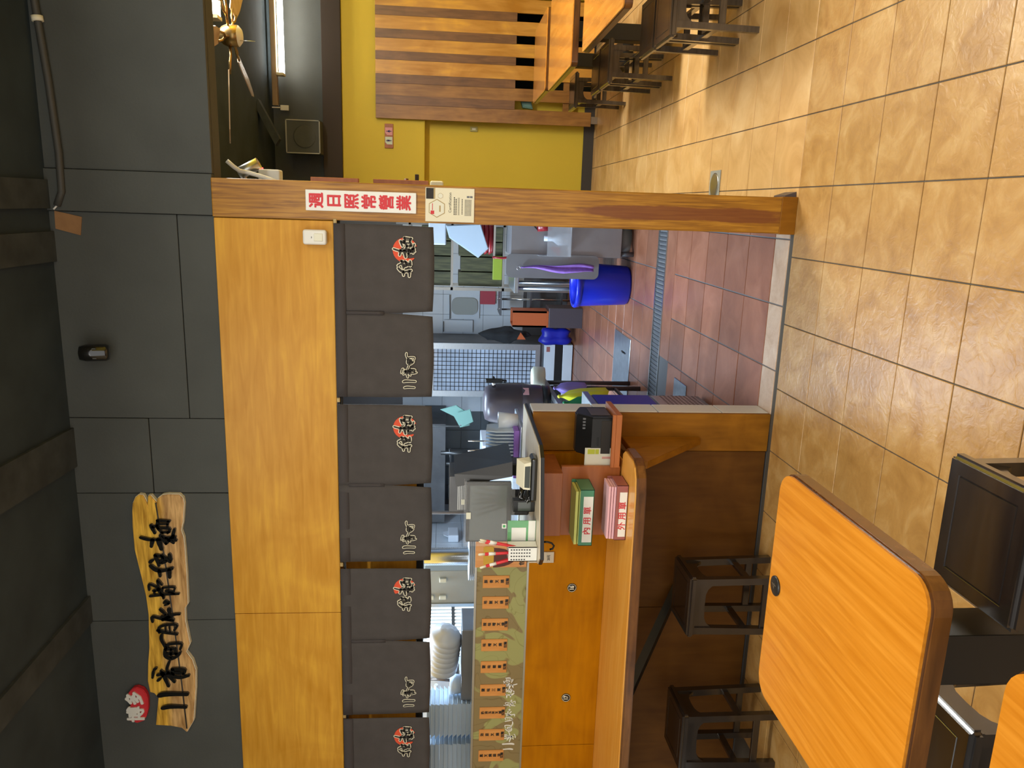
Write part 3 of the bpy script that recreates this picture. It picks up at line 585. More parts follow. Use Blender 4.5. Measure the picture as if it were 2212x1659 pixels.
# ------------------------------------------------------------------ signs on the black wall, fascia and pillar
def bez(m):
    pass
def signwood():
    m, nt, b = _m('printed_wood_board'); N = nt.nodes.new; L = nt.links.new
    tc = N('ShaderNodeTexCoord'); mp = N('ShaderNodeMapping'); mp.inputs['Scale'].default_value = (3, 1, 26); L(tc.outputs['Object'], mp.inputs[0])
    n = N('ShaderNodeTexNoise'); n.inputs['Scale'].default_value = 2.2; n.inputs['Detail'].default_value = 5; n.inputs['Distortion'].default_value = .4; L(mp.outputs[0], n.inputs[0])
    r = N('ShaderNodeValToRGB'); e = r.color_ramp.elements; e[0].position = .3; e[0].color = (.34, .17, .055, 1); e[1].position = .68; e[1].color = (.86, .54, .22, 1)
    L(n.outputs[0], r.inputs[0])
    # yellower upper half of the print, dark seam line along the board
    sx = N('ShaderNodeSeparateXYZ'); L(tc.outputs['Object'], sx.inputs[0])
    wv = N('ShaderNodeTexNoise'); wv.inputs['Scale'].default_value = 3; L(tc.outputs['Object'], wv.inputs[0])
    ad = N('ShaderNodeMath'); ad.operation = 'MULTIPLY_ADD'; ad.inputs[1].default_value = .09; L(wv.outputs[0], ad.inputs[0]); L(sx.outputs[2], ad.inputs[2])
    mr = N('ShaderNodeMapRange'); mr.inputs[1].default_value = .150; mr.inputs[2].default_value = .185; L(ad.outputs[0], mr.inputs[0])
    mx = N('ShaderNodeMix'); mx.data_type = 'RGBA'; mx.blend_type = 'MULTIPLY'; L(mr.outputs[0], mx.inputs[0]); L(r.outputs[0], mx.inputs[6]); mx.inputs[7].default_value = (1.25, 1.2, .42, 1)
    L(mx.outputs[2], b.inputs['Base Color']); b.inputs['Roughness'].default_value = .18; b.inputs['Coat Weight'].default_value = .8
    return m
X['signwood'] = signwood()
sg = solo(MB().prism([(p[0], p[1]) for p in SIGN], (0, .0195, 0), (1, 0, 0), (0, 0, 1), .030, bev=.003), 'wooden_sign', 'signwood', 'plank-shaped glossy wood sign with black brush lettering on the black wall', 'sign')
_c = (sum(p[0] for p in SIGN) / len(SIGN), sum(p[1] for p in SIGN) / len(SIGN))
def grow(pts, d):
    out = []; n = len(pts)
    for i in range(n):
        a = Vector(pts[i - 1]); b = Vector(pts[i]); c = Vector(pts[(i + 1) % n]); t = (c - a).normalized(); nr = Vector((-t.y, t.x))
        out.append((b.x + nr.x * d, b.y + nr.y * d))
    return out
MB().prism(grow(SIGN, .0022), (0, .0195, 0), (1, 0, 0), (0, 0, 1), .020).build('edge_highlight', 'creamp', sg)  # slightly larger cream prism painted in as the bright edge highlight
MB().tube([(-1.452, -.0112, 2.797), (-1.75, -.0112, 2.775), (-2.05, -.0112, 2.757), (-2.35, -.0112, 2.742), (-2.60, -.0112, 2.733)], .0035, 6).build('seam_line', 'baseb', sg)
X['gloss'] = mat('glossy_black_acrylic', (.010, .010, .009), .12, coat=.6)
for key in ks:
    brush(MB(), BR[key], (0, 0), (0, 0), 1.0, -.0215, .0115, .0016).build('raised_lettering', 'gloss', sg)
sp = solo(MB().prism(STAMP, (0, .0195, 0), (1, 0, 0), (0, 0, 1), .026, bev=.003), 'stamp_sign', 'signr', 'small red seal-shaped sign with two white characters above the plank sign', 'sign')
text('博', .082, 'white', (-2.517, -.0085, 2.957), sp, ext=.0035, off=.0035, name='raised_lettering')
text('多', .072, 'white', (-2.432, -.0085, 2.957), sp, ext=.0035, off=.0035, sy=1.15, name='raised_lettering')
sb_ = solo(MB().box(-.1625, -.0785, -.011, -.0025, 1.654, 2.108, bev=.0012, seg=1), 'opening_sign', 'signw', 'tall white board with red vertical characters on the pine pillar', 'sign')
text('週\n日\n照\n常\n營\n業', .0635, 'signr', (-.1205, -.0114, 1.881), sb_, ext=.0005, off=.0022, line=.072 / .0635)
ct = solo(MB().box(-.1925, -.0535, -.0075, -.0025, 1.411, 1.616, bev=.0012, seg=1), 'certificate', 'creamp', 'cream printed certificate plaque below the white board on the pillar', 'plaque')
def hexa(cx, cz, r, m, nm, y, th=.0008, sx=1.0):
    return MB().prism([(cx + sx * r * cos(R_(60 * k)), cz + r * sin(R_(60 * k))) for k in range(6)], (0, y, 0), (1, 0, 0), (0, 0, 1), th).build(nm, m, ct)
X['gold'] = mat('dull_gold', (.42, .30, .12), .4, metal=.3)
X['paper'] = mat('cream_paper', (.80, .79, .64), .7)
hexa(-.138, 1.568, .0385, 'gold', 'badge_rim', -.0076); hexa(-.138, 1.568, .0350, 'paper', 'badge', -.0085)
hexa(-.0865, 1.5535, .0120, 'gold', 'small_badge', -.0076); hexa(-.0865, 1.5535, .0107, 'paper', 'small_badge_face', -.0083)
MB().box(-.0995, -.0555, -.0084, -.0074, 1.582, 1.613).build('photograph', 'darkp', ct)
MB().box(-.0995, -.0545, -.0086, -.0074, 1.576, 1.582).build('gold_line', 'gold', ct)
MB().box(-.1620, -.1475, -.0098, -.0085, 1.579, 1.594).box(-.1590, -.1505, -.0102, -.0085, 1.582, 1.591).build('red_seal', 'signr', ct)
MB().box(-.146, -.118, -.0096, -.0085, 1.585, 1.588).build('red_line', 'signr', ct)
MB().box(-.152, -.126, -.0096, -.0085, 1.552, 1.558).build('brown_label', 'gold', ct)
text('Certification', .0165, 'darkp', (-.113, -.0078, 1.5125), ct, ext=.0002)
def dashes(par, rows, y, m='darkp', th=.0003):
    """rows of small print too fine to read: (x0, x1, z, height, dash)"""
    mb = MB()
    for x0, x1, z, h, dsh in rows:
        x = x0
        while x < x1 - dsh * .5:
            mb.box(x, min(x + dsh * .72, x1), y - th, y, z - h / 2, z + h / 2); x += dsh
    o = mb.build('small_print', m, par); o['kind'] = 'stuff'; return o
dashes(ct, [(-.163, -.088, 1.495, .0042, .0068), (-.163, -.095, 1.4875, .0042, .0068), (-.163, -.09, 1.479, .0018, .004), (-.163, -.09, 1.4745, .0018, .004), (-.16, -.095, 1.462, .0035, .0065)] + [(-.165, -.098, 1.449 - .0058 * k, .003, .0052) for k in range(5)], -.0075)
dashes(ct, [(-.155, -.121, 1.5655, .0065, .0092), (-.158, -.118, 1.574, .0016, .004)], -.0085)
dashes(ct, [(-.094, -.080, 1.556, .0025, .0034), (-.094, -.080, 1.551, .0025, .0034)], -.0083)
MB().box(-.0915, -.084, -.0083, -.0074, 1.432, 1.443).box(-.0915, -.084, -.0083, -.0074, 1.419, 1.430).build('printed_square', 'steeld', ct)
# alarm sensor on the fascia
pr = solo(MB().box(-.302, -.240, -.034, .005, 2.024, 2.121, bev=.010, seg=3), 'motion_sensor', 'white', 'white rounded motion sensor box on the plywood fascia', 'sensor')
MB().box(-.287, -.255, -.037, -.033, 2.038, 2.075, bev=.002, seg=1).build('lens_window', 'paper', pr)
MB().box(-.275, -.268, -.0355, -.033, 2.083, 2.085).build('led', 'ink', pr)
# dark spotlight high on the black wall
sl = solo(MB().lathe([(0, 0), (.030, 0), (.036, .012), (.036, .085), (.030, .110), (0, .118)], mtx=Matrix.Translation((-.768, -.045, 2.925)) @ Matrix.Rotation(R_(14), 4, 'X')), 'wall_spotlight', 'gloss', 'small black spotlight fixed high on the black wall', 'spotlight')
MB().box(-.790, -.745, -.02, .021, 2.985, 3.040, bev=.004).build('bracket', 'ink', sl)
MB().box(-.789, -.785, -.090, -.083, 2.960, 2.975).build('highlight', 'rail', sl); MB().box(-.748, -.744, -.090, -.083, 2.960, 2.975).build('highlight', 'rail', sl)  # two pale slivers stand in for small highlights on the black body
# cardboard patch at the top of the wall, conduit
X['card'] = mat('brown_cardboard', (.30, .155, .062), .85, var=.12, vscale=20)
solo(MB().prism([(-.196, 3.118), (-.268, 3.120), (-.292, 3.024), (-.218, 3.013)], (0, .019, 0), (1, 0, 0), (0, 0, 1), .004), 'cardboard_patch', 'card', 'torn piece of brown cardboard taped under the ceiling by a beam', 'cardboard')
X['cond'] = mat('black_painted_conduit', (.058, .056, .048), .6)
cdx = [(2.2, .0, 3.135), (1.2, .0, 3.115), (.62, .0, 3.110), (.30, .0, 3.085), (.03, .0, 3.072), (-.12, .0, 3.075), (-.175, .0, 3.098)]
cdt = solo(MB().tube(cdx, .014, 10), 'conduit', 'cond', 'black painted cable conduit sagging along the top of the black wall', 'conduit')
MB().tube([(.535, .0, 3.104), (.515, .0, 3.102)], .021, 12).build('clamp', 'creamp', cdt)
MB().tube([(-.175, .0, 3.098), (-.19, -.002, 3.112)], .004, 6).build('white_tip', 'white', cdt)

# ------------------------------------------------------------------ noren curtains
rod = solo(MB().tube([(-3.7, .012, 1.979), (-.196, .012, 1.979)], .0065, 10), 'curtain_rod', 'blackmetal', 'thin dark rod running along the bottom of the plywood fascia', 'rod')
def noren(x0, x1, xm, label, right=True, left=True, edge=None):
    """one cotton curtain of two flaps sewn together down to the slit"""
    t = thing('noren_curtain', label, 'curtain', ((x0 + x1) / 2, 0, 1.58), 'charcoal noren curtains')
    ph = random.uniform(0, 6)
    def ripple(x, z): return .0022 * sin(11 * x + ph) * (2.0 - z) / .4 + .0012 * sin(27 * x + 2 * ph)
    def flap(a, b, fa, fb):
        def fn(s, q):
            z = 1.995 - q * .413 - .006 * sin(pi * s) * q
            k = max(0, (q - .52) / .48)
            xa = a + fa * k ** 1.3; xb = b + fb * k ** 1.3; x = xa + (xb - xa) * s
            return (x, -.006 + ripple(x, z), z)
        return fn
    for a, b, fa, fb in ((x0, xm, .004, -.011), (xm, x1, .011, -.004)):
        MB().grid(flap(a, b, fa, fb), 14, 14, .0025).build('flap', 'cloth', t)
    MB().grid(lambda s, q: (x0 + (x1 - x0) * s, -.0095, 1.996 - q * .045), 10, 2, .001).build('top_hem', 'clothh', t)
    MB().grid(lambda s, q: (xm - .007 + .014 * s, -.0098 + ripple(xm, 1.9), 1.951 - q * .16), 1, 6, .001).build('seam', 'clothh', t)
    Y = -.0125
    if right:
        c = (x1 - .103 if edge is None else edge, 1.700)
        ring = []; N = 44
        pts = [(c[0] + .052 * cos(a), c[1] + .052 * sin(a)) for a in [R_(-125 + 265 * k / N) for k in range(N + 1)]]
        # brushed red sun: a thick crescent, open towards the lower side
        outer = []; inner = []
        for k in range(N + 1):
            a = R_(-70 + 300 * k / N); w = .004 + .030 * sin(min(pi, pi * (k / N) * 1.0)) ** .8
            outer.append((c[0] + .052 * cos(a), c[1] + .052 * sin(a))); inner.append((c[0] + (.052 - w) * cos(a), c[1] + (.052 - w) * sin(a)))
        bm = bmesh.new()
        f = [(bm.verts.new((o[0], Y + .002, o[1])), bm.verts.new((i[0], Y + .002, i[1])), bm.verts.new((i[0], Y + .004, i[1])), bm.verts.new((o[0], Y + .004, o[1]))) for o, i in zip(outer, inner)]
        for p, q in zip(f, f[1:]):
            for k in range(4): bm.faces.new((p[k], p[(k + 1) % 4], q[(k + 1) % 4], q[k]))
        bmesh.ops.recalc_face_normals(bm, faces=bm.faces)
        m = MB(); m._add(bm); m.build('red_sun', 'red', t)
        src = (-1.67, 2.795); dst = (c[0] - .029, 1.704)
        st_ = BR['la'] + BR['mian']
        brush(MB(), st_, src, dst, .585, Y, .0012, .0036).build('cream_outline', 'creamp', t)
        brush(MB(), st_, src, dst, .585, Y - .0012, .001).build('lettering', 'darkp', t)
    if left:
        src = (-2.29, 2.787); dst = (x0 + .122, 1.683)
        st_ = BR['bars'] + BR['fan'] + BR['ting']
        brush(MB(), st_, src, dst, .405, Y, .0012, .0030).build('cream_outline', 'creamp', t)
        brush(MB(), st_, src, dst, .405, Y - .0012, .001).build('lettering', 'darkp', t)
    return t
noren(-.958, -.212, -.586, 'charcoal noren curtain next to the pine pillar')
noren(-1.745, -.993, -1.369, 'charcoal noren curtain over the cash desk monitor')
noren(-2.551, -1.780, -2.155, 'charcoal noren curtain over the white plastic bowls')
noren(-3.30, -2.575, -2.94, 'charcoal noren curtain cut by the picture edge beyond the stacked lids')
for x in (-.203, -.975, -1.762, -2.563):
    solo(MB().box(x - .010, x + .010, -.004, .010, 1.984, 1.999, bev=.002, seg=1).tube([(x, -.006, 1.99), (x, .0, 1.99)], .003, 8), 'rod_hook', 'gold', 'small brass hook holding the curtain rod ' + {-.203: 'at the pillar', -.975: 'between the two curtains nearest the pillar', -1.762: 'above the ribbed duct', -2.563: 'above the stacked lids'}[x], 'hook', 'rod hooks')
# wooden hanging cabinet behind the curtains
hc = thing('hanging_cabinet', 'orange plywood cabinet hung in the kitchen behind the curtains', 'cabinet', (-2.5, .5, 1.62))
MB().box(-3.75, -1.31, .22, .33, 1.655, 2.45, bev=.003).build('body', 'ply', hc)
MB().box(-3.75, -1.30, .215, .34, 1.62, 1.652, bev=.002).build('dark_rail', 'blackmetal', hc)

# ------------------------------------------------------------------ cash desk
ds = thing('cash_desk_slab', 'pale wood slab with black edge laid on the end of the half wall', 'desk top', (-1.4, -.1, 1.123))
q = [(-1.045, .24), (-1.060, -.375), (-1.095, -.435), (-1.478, -.545), (-1.52, -.50), (-1.66, .02), (-1.66, .24)]
X['palew'] = wood('pale_beige_laminate', (.56, .47, .33), (.66, .57, .42), 'X', 3, 14, .35, .2, figure=.2)
MB().prism(q, (0, 0, 1.141), *XY, .004).build('top', 'palew', ds)
q2 = [(x + .003 * (1 if x > -1.2 else -1), y - .004) for x, y in q]
MB().prism(q2, (0, 0, 1.126), *XY, .0145, bev=.002).build('edge_band', 'ink', ds)
ob = thing('desk_shelf_unit', 'reddish board shelf unit under the pale slab with tray backboard and printer shelf', 'shelf', (-1.3, -.1, .755))
MB().box(-1.508, -1.221, -.262, .029, 1.019, 1.123, bev=.002).build('box', 'orange', ob)
MB().box(-1.535, -1.213, -.193, -.173, .756, 1.016, bev=.0015, seg=1).build('backboard', 'orange', ob)
MB().box(-1.212, -.975, -.215, .029, .766, .790, bev=.0015, seg=1).box(-1.212, -.975, -.215, -.200, .7905, .806, bev=.0015, seg=1).build('printer_shelf', 'orange', ob)
# receipt printer
rp = thing('receipt_printer', 'black boxy receipt printer standing on the small reddish shelf', 'printer', (-1.085, -.08, .7905))
MB().prism([(-.165, .7905), (.022, .7905), (.022, .915), (-.06, .945), (-.10, .945), (-.165, .885)], (-1.178, 0, 0), (0, 1, 0), (0, 0, 1), .178, bev=.006).build('body', 'ink', rp)
MB().box(-.9995, -.998, -.13, -.01, .80, .885, bev=.0005, seg=1).build('side_panel', 'barrel', rp)
MB().box(-1.165, -1.015, -.168, -.163, .80, .845, bev=.002, seg=1).build('front_cover', 'darkp', rp)
MB().box(-1.13, -1.09, -.1665, -.163, .852, .862).build('slot', 'gloss', rp)
for k in range(4): MB().box(-1.06 + .014 * k, -1.052 + .014 * k, -.138 + .0, -.132, .905, .922).build('vent', 'steeld', rp)
# standing order slips behind the board
X['lime'] = mat('lime_print', (.55, .60, .06), .7)
for k, (dy, dz, lb) in enumerate(((0, 0, 'cream order form with lime boxes standing between the printer and the backboard'), (.004, .006, 'second order form peeping out behind the cream one with lime boxes'))):
    f = solo(MB().box(-1.235, -1.138, -.1795 + dy + .012, -.1780 + dy + .012, .791, .905 + dz, bev=.0003, seg=1), 'order_form', 'paper', lb, 'paper', 'order forms by the printer')
    if k == 0:
        MB().box(-1.165, -1.143, -.1685, -.1675, .868, .900).box(-1.165, -1.143, -.1685, -.1675, .850, .866).build('lime_box', 'lime', f)
        MB().box(-1.180, -1.178, -.1685, -.1675, .795, .835).box(-1.185, -1.183, -.1685, -.1675, .795, .835).build('red_line', 'signr', f)
        dashes(f, [(-1.160, -1.140, .842 - .004 * q, .0022, .004) for q in range(10)], -.1676)
# the two slip trays
X['greenp'] = mat('translucent_green_plastic', (.09, .30, .17), .3, alpha=.86)
X['pinkp'] = mat('translucent_pink_plastic', (.42, .14, .12), .3, alpha=.86)
X['yellowpaper'] = mat('yellow_paper', (.70, .74, .22), .8)
X['pinkpaper'] = mat('pink_paper', (.86, .50, .55), .8)
def tray(x0, x1, y0, y1, z0, z1, m, label, paper, word, lab_dx):
    t = thing('slip_tray', label, 'tray', ((x0 + x1) / 2, (y0 + y1) / 2, z0), 'slip trays on the cash desk')
    w = .0025
    MB().box(x0, x1, y0, y1, z0, z0 + w).box(x0, x1, y0, y0 + w, z0, z1).box(x0, x1, y1 - w, y1, z0, z1 + .018).box(x0, x0 + w, y0, y1, z0, z1).box(x1 - w, x1, y0, y1, z0, z1).build('tray', m, t)
    MB().box(x0 + .016, x1 - .030, y0 - .0012, y0 - .0002, z0 + .004, z1 - .014).build('label', 'signw', t)
    text(word, .036, 'signr', ((x0 + x1) / 2 - .012, y0 - .0016, (z0 + z1) / 2 - .005), t, ext=.0003, off=.0006, sx=1.0)
    return t
def slips(x0, x1, y0, y1, z0, z1, n, m, label):
    t = thing('slip_stack', label, 'paper', ((x0 + x1) / 2, (y0 + y1) / 2, z0), 'stacks of order slips')
    for k in range(n):
        zz = z0 + (z1 - z0) * k / n; dx = random.uniform(-.004, .004)
        MB().box(x0 + dx, x1 + dx, y0, y1, zz, zz + (z1 - z0) / n * .72).build('slip', m, t)
tray(-1.520, -1.268, -.335, -.20, .893, .952, 'greenp', 'green plastic tray labelled for eat-in slips, fixed to the backboard', 'x', '內 用 單', 0)
slips(-1.513, -1.275, -.328, -.212, .8965, .975, 5, 'yellowpaper', 'yellow eat-in slips lying in the green tray')
tray(-1.492, -1.246, -.342, -.22, .7505, .800, 'pinkp', 'pink plastic tray labelled for takeaway slips, standing on the counter ledge', 'x', '外 用 單', 0)
slips(-1.487, -1.253, -.335, -.23, .754, .836, 7, 'pinkpaper', 'pink takeaway slips heaped in the pink tray')
# monitor seen from behind, with tilted back
pm = thing('pos_monitor', 'black point-of-sale monitor turned away, silver vents on its back edge', 'monitor', (-1.22, -.06, 1.1455))
def obx(name, m, c, sx, sy, sz, rz=0, rx=0, ry=0, par=None, bev=.003):
    mt = Matrix.Translation(c) @ Matrix.Rotation(rz, 4, 'Z') @ Matrix.Rotation(ry, 4, 'Y') @ Matrix.Rotation(rx, 4, 'X')
    mb = MB().box(-sx / 2, sx / 2, -sy / 2, sy / 2, -sz / 2, sz / 2, bev=bev, mtx=mt)
    return mb.build(name, m, par) if par is not None else mb
X['coffee'] = mat('dark_brown_gloss_plastic', (.012, .009, .005), .25, coat=.3)
MB().quadprism([(-1.285, -.17, 1.222), (-1.225, -.145, 1.222), (-1.215, .105, 1.222), (-1.36, .105, 1.222)], [(-1.345, -.14, 1.470), (-1.290, -.125, 1.478), (-1.285, .125, 1.478), (-1.40, .125, 1.45)]).build('housing', 'coffee', pm)
MB().box(-1.50, -1.325, -.06, .14, 1.412, 1.500, bev=.006).build('printer_head', 'steeld', pm)
for k in range(6): MB().box(-1.485, -1.365, -.0635, -.0595, 1.419 + .0075 * k, 1.423 + .0075 * k).build('vent', 'rail', pm)
MB().box(-1.46, -1.435, -.0645, -.0615, 1.428, 1.444).build('sticker', 'paper', pm)
MB().box(-1.33, -1.27, -.04, .06, 1.1455, 1.235, bev=.006).build('stand', 'ink', pm)
pm.location.y += .045
# film-wrapped screen standing on the slab
ps = thing('wrapped_screen', 'large dark customer screen wrapped in clear plastic film on the cash desk', 'screen', (-1.42, -.14, 1.1455))
X['wrapf'] = mat('clear_plastic_film', (.9, .92, .92), .12, alpha=.07, coat=.3)
X['screen'] = mat('dark_grey_screen', (.075, .085, .075), .2, coat=.4)
MB().box(-1.578, -1.300, -.165, -.135, 1.228, 1.425, bev=.004).build('body', 'ink', ps)
MB().box(-1.568, -1.312, -.1675, -.1652, 1.247, 1.410).build('display', 'screen', ps)
MB().box(-1.595, -1.292, -.172, -.1695, 1.212, 1.432).build('plastic_film', 'wrapf', ps)
MB().box(-1.595, -1.292, -.170, -.135, 1.432, 1.4345).build('film_fold', 'wrapf', ps)
MB().box(-1.46, -1.37, -.15, -.05, 1.1455, 1.23, bev=.008).build('stand', 'ink', ps)
MB().box(-1.465, -1.435, -.174, -.1715, 1.405, 1.425).build('tape', 'paper', ps)
# card terminal
tm = thing('card_terminal', 'black and cream payment card terminal at the front of the cash desk', 'card terminal', (-1.21, -.34, 1.1455))
MB().box(-1.305, -1.115, -.385, -.30, 1.1455, 1.172, bev=.011, seg=3).build('base', 'gloss', tm)
MB().quadprism([(-1.255, -.37, 1.170), (-1.135, -.37, 1.170), (-1.135, -.30, 1.170), (-1.255, -.30, 1.170)], [(-1.255, -.362, 1.198), (-1.145, -.362, 1.198), (-1.145, -.29, 1.222), (-1.255, -.29, 1.222)]).build('head', 'creamp', tm)
MB().quadprism([(-1.246, -.3716, 1.1742), (-1.152, -.3716, 1.1742), (-1.152, -.3690, 1.1742), (-1.246, -.3690, 1.1742)], [(-1.246, -.3655, 1.1945), (-1.156, -.3655, 1.1945), (-1.156, -.3630, 1.1945), (-1.246, -.3630, 1.1945)]).build('display', 'screen', tm)
MB().tube([(-1.29, -.34, 1.16), (-1.325, -.335, 1.178), (-1.30, -.33, 1.205), (-1.26, -.325, 1.195)], .012, 8).build('handle', 'gloss', tm)
solo(MB().tube([(-1.16, -.22, 1.149), (-1.19, -.2, 1.165), (-1.24, -.21, 1.18), (-1.27, -.19, 1.16), (-1.23, -.16, 1.175), (-1.18, -.18, 1.16), (-1.26, -.15, 1.149)], .0028, 6), 'cable', 'ink', 'tangle of thin black cable behind the card terminal', 'cable')
# calculator / small display
cd = thing('pole_display', 'small black calculator propped upright between the terminal and the green card', 'calculator', (-1.335, -.33, 1.1455))
MB().box(-1.362, -1.312, -.345, -.305, 1.1455, 1.236, bev=.003).build('body', 'ink', cd)
MB().box(-1.356, -1.318, -.3465, -.3448, 1.163, 1.216).build('display', 'screen', cd)
MB().box(-1.363, -1.3615, -.34, -.31, 1.155, 1.225).build('side_label', 'steeld', cd)
# green payment card in a clear stand
X['green'] = mat('bright_green_print', (.03, .36, .075), .25, coat=.5)
gs = thing('payment_card_stand', 'green and white payment card in a clear plastic stand', 'card stand', (-1.43, -.40, 1.1455))
MB().box(-1.497, -1.372, -.412, -.408, 1.1455, 1.262, bev=.001, seg=1).build('card', 'green', gs)
MB().box(-1.497, -1.372, -.4135, -.4122, 1.148, 1.177).build('white_strip', 'signw', gs)
MB().box(-1.466, -1.402, -.4135, -.4122, 1.186, 1.246).build('white_panel', 'signw', gs)
MB().box(-1.500, -1.370, -.4155, -.4142, 1.1455, 1.265).box(-1.500, -1.370, -.414, -.365, 1.1455, 1.147).build('clear_cover', 'wrapf', gs)
MB().box(-1.405, -1.385, -.4137, -.4122, 1.268, 1.286).build('tab', 'signw', gs); MB().box(-1.4005, -1.3895, -.4145, -.4136, 1.272, 1.282).build('tab_print', 'green', gs)
# pen cup with red pens
pc = thing('pen_cup', 'white square pen cup printed with black characters, packed with red pens', 'pen cup', (-1.487, -.455, 1.1455))
MB().box(-1.517, -1.455, -.485, -.482, 1.147, 1.262).box(-1.517, -1.455, -.428, -.425, 1.147, 1.262).box(-1.517, -1.514, -.485, -.425, 1.147, 1.262).box(-1.458, -1.455, -.485, -.425, 1.147, 1.262).box(-1.5135, -1.4585, -.4815, -.4285, 1.1455, 1.200).build('cup', 'signw', pc)
dashes(pc, [(-1.511 + .002 * k, -1.470, 1.160 + 0, .001, .002) for k in range(0)] + [(-1.508 + .014 * j - .003, -1.508 + .014 * j + .004, 1.250 - .0105 * i, .0062, .0068) for j in range(4) for i in range(8 if j else 6)], -.4852, 'ink')
for k, (x, y, dx, dz, L) in enumerate(((-1.468, -.47, .018, .08, .10), (-1.474, -.44, .012, .09, .09), (-1.486, -.465, -.004, .095, .10), (-1.494, -.445, -.006, .09, .098), (-1.503, -.468, -.022, .08, .095), (-1.508, -.44, -.026, .075, .09))):
    lb = ['red pen at the edge of the cup nearest the green card', 'red pen leaning towards the green card, second in the cup', 'red pen standing straightest in the cup with a white band', 'red pen with a silver barrel in the middle of the cup', 'red pen leaning away from the green card in the cup', 'red pen leaning furthest over the cup edge by the menu board'][k]
    a = Vector((x, y, 1.2005)); d = Vector((dx, 0, dz)).normalized()
    p = solo(MB().tube([a, a + d * .155], .0062, 8), 'pen', 'signr', lb, 'pen', 'red pens in the cup')
    MB().tube([a + d * .155, a + d * .176, a + d * .182], [.0045, .004, .002], 8).build('tip', 'creamp', p)
    MB().tube([a + d * .112, a + d * .140], .0066, 8).build('band', 'white', p)
# printed menu board with a picture, price tag, hook
X['menuw'] = wood('orange_menu_board', (.66, .27, .075), (.80, .40, .14), 'Z', 5, 12, .45, .1)
mb_ = solo(MB().box(-1.780, -1.615, -.0075, -.0015, 1.130, 1.372, bev=.001, seg=1), 'menu_board', 'menuw', 'orange wood-print menu board with a yellow lid and dark bowl picture, beside the glass', 'menu board')
X['mustard'] = mat('mustard_yellow_print', (.62, .36, .035), .5)
X['maroon'] = mat('maroon_print', (.11, .025, .018), .5)
MB().prism([(-1.730 + .050 * cos(R_(a)), 1.288 + .105 * sin(R_(a))) for a in range(180, 361, 15)], (0, -.0078, 0), (1, 0, 0), (0, 0, 1), .0008).build('bowl_print', 'maroon', mb_)
MB().prism(rrect(-1.769, -1.672, 1.286, 1.335, .012), (0, -.0086, 0), (1, 0, 0), (0, 0, 1), .0014).build('lid_print', 'mustard', mb_)
text('包', .026, 'ink', (-1.757, -.0088, 1.152), mb_, ext=.0003, off=.0008)
pt = solo(MB().box(-1.758, -1.703, -.0095, -.0015, 1.001, 1.126, bev=.001, seg=1), 'price_tag', 'palew', 'small pale wooden price tag for 20 yuan soup hung below the menu board', 'price tag')
text('加\n湯', .0185, 'ink', (-1.731, -.0099, 1.088), pt, ext=.0003, off=.0006, line=1.75)
text('20元', .0165, 'ink', (-1.731, -.0099, 1.026), pt, ext=.0003, off=.0004, sx=.85)
solo(MB().tube([(-1.435, -.48, 1.126), (-1.435, -.48, 1.105), (-1.44, -.48, 1.088), (-1.452, -.48, 1.078), (-1.465, -.48, 1.083), (-1.468, -.48, 1.095)], .0042, 8), 'bag_hook', 'ink', 'black plastic hook under the corner of the pale slab', 'hook')
solo(MB().prism([(-1.46, .1), (-1.41, .06), (-1.37, .09), (-1.36, .16), (-1.42, .19)], (0, 0, 1.1455), *XY, .03, bev=.006), 'plastic_bag', 'wrapf', 'crumpled clear plastic bag on the slab behind the terminal', 'bag')

# ------------------------------------------------------------------ kitchen seen through the opening
# drain channel and floor plates
dr = thing('drain_channel', 'steel drain channel with slotted black grate across the red kitchen floor', 'drain', (-.9, 2.07, 0))
MB().box(-1.9, -.06, 1.957, 1.972, -.003, .004).box(-1.9, -.06, 2.172, 2.188, -.003, .004).box(-1.9, -.06, 1.957, 2.188, -.02, -.015).build('frame', 'rail', dr)
for k in range(60): MB().box(-1.895 + .0305 * k, -1.881 + .0305 * k, 1.974, 2.170, -.010, .0015).build('bar', 'steeld', dr)
p1 = solo(MB().box(-1.68, -1.155, 2.80, 3.40, .001, .006, bev=.002, seg=1), 'floor_hatch', 'steel', 'large steel floor hatch beyond the drain channel', 'hatch', 'steel floor hatches')
MB().tube([(-1.30, 2.95, .008), (-1.30, 3.02, .014), (-1.30, 3.08, .008)], .006, 6).build('pull', 'ink', p1)
solo(MB().box(-1.45, -1.19, 1.285, 1.545, .001, .006, bev=.002, seg=1), 'floor_hatch', 'steel', 'small square steel floor hatch on the near side of the drain channel', 'hatch', 'steel floor hatches')
# fridge with gridded glass door
X['gridglass'] = mat('pale_blue_lit_glass', (.50, .58, .70), .12, var=.3, vscale=3, coat=.4)
fr = thing('glass_door_fridge', 'tall grey fridge with steel framed glass door and white base panels', 'fridge', (-2.01, 5.9, 0))
MB().box(-2.34, -1.69, 5.60, 6.22, .01, 2.05, bev=.005).build('body', 'steeld', fr)
dd = MB().box(-2.335, -1.695, 5.552, 5.598, .40, .455).box(-2.335, -1.695, 5.552, 5.598, 1.655, 1.72).box(-2.335, -2.265, 5.552, 5.598, .455, 1.655).box(-1.765, -1.695, 5.552, 5.598, .455, 1.655).build('door', 'steel', fr)
MB().box(-2.265, -1.765, 5.575, 5.585, .455, 1.655).build('pane', 'gridglass', dd)
g = MB()
for k in range(1, 10): g.box(-2.265 + .05 * k - .003, -2.265 + .05 * k + .003, 5.568, 5.574, .455, 1.655)
for k in range(1, 24): g.box(-2.265, -1.765, 5.568, 5.574, .455 + .05 * k - .003, .455 + .05 * k + .003)
o = g.build('grid', 'ink', dd); o['kind'] = 'stuff'
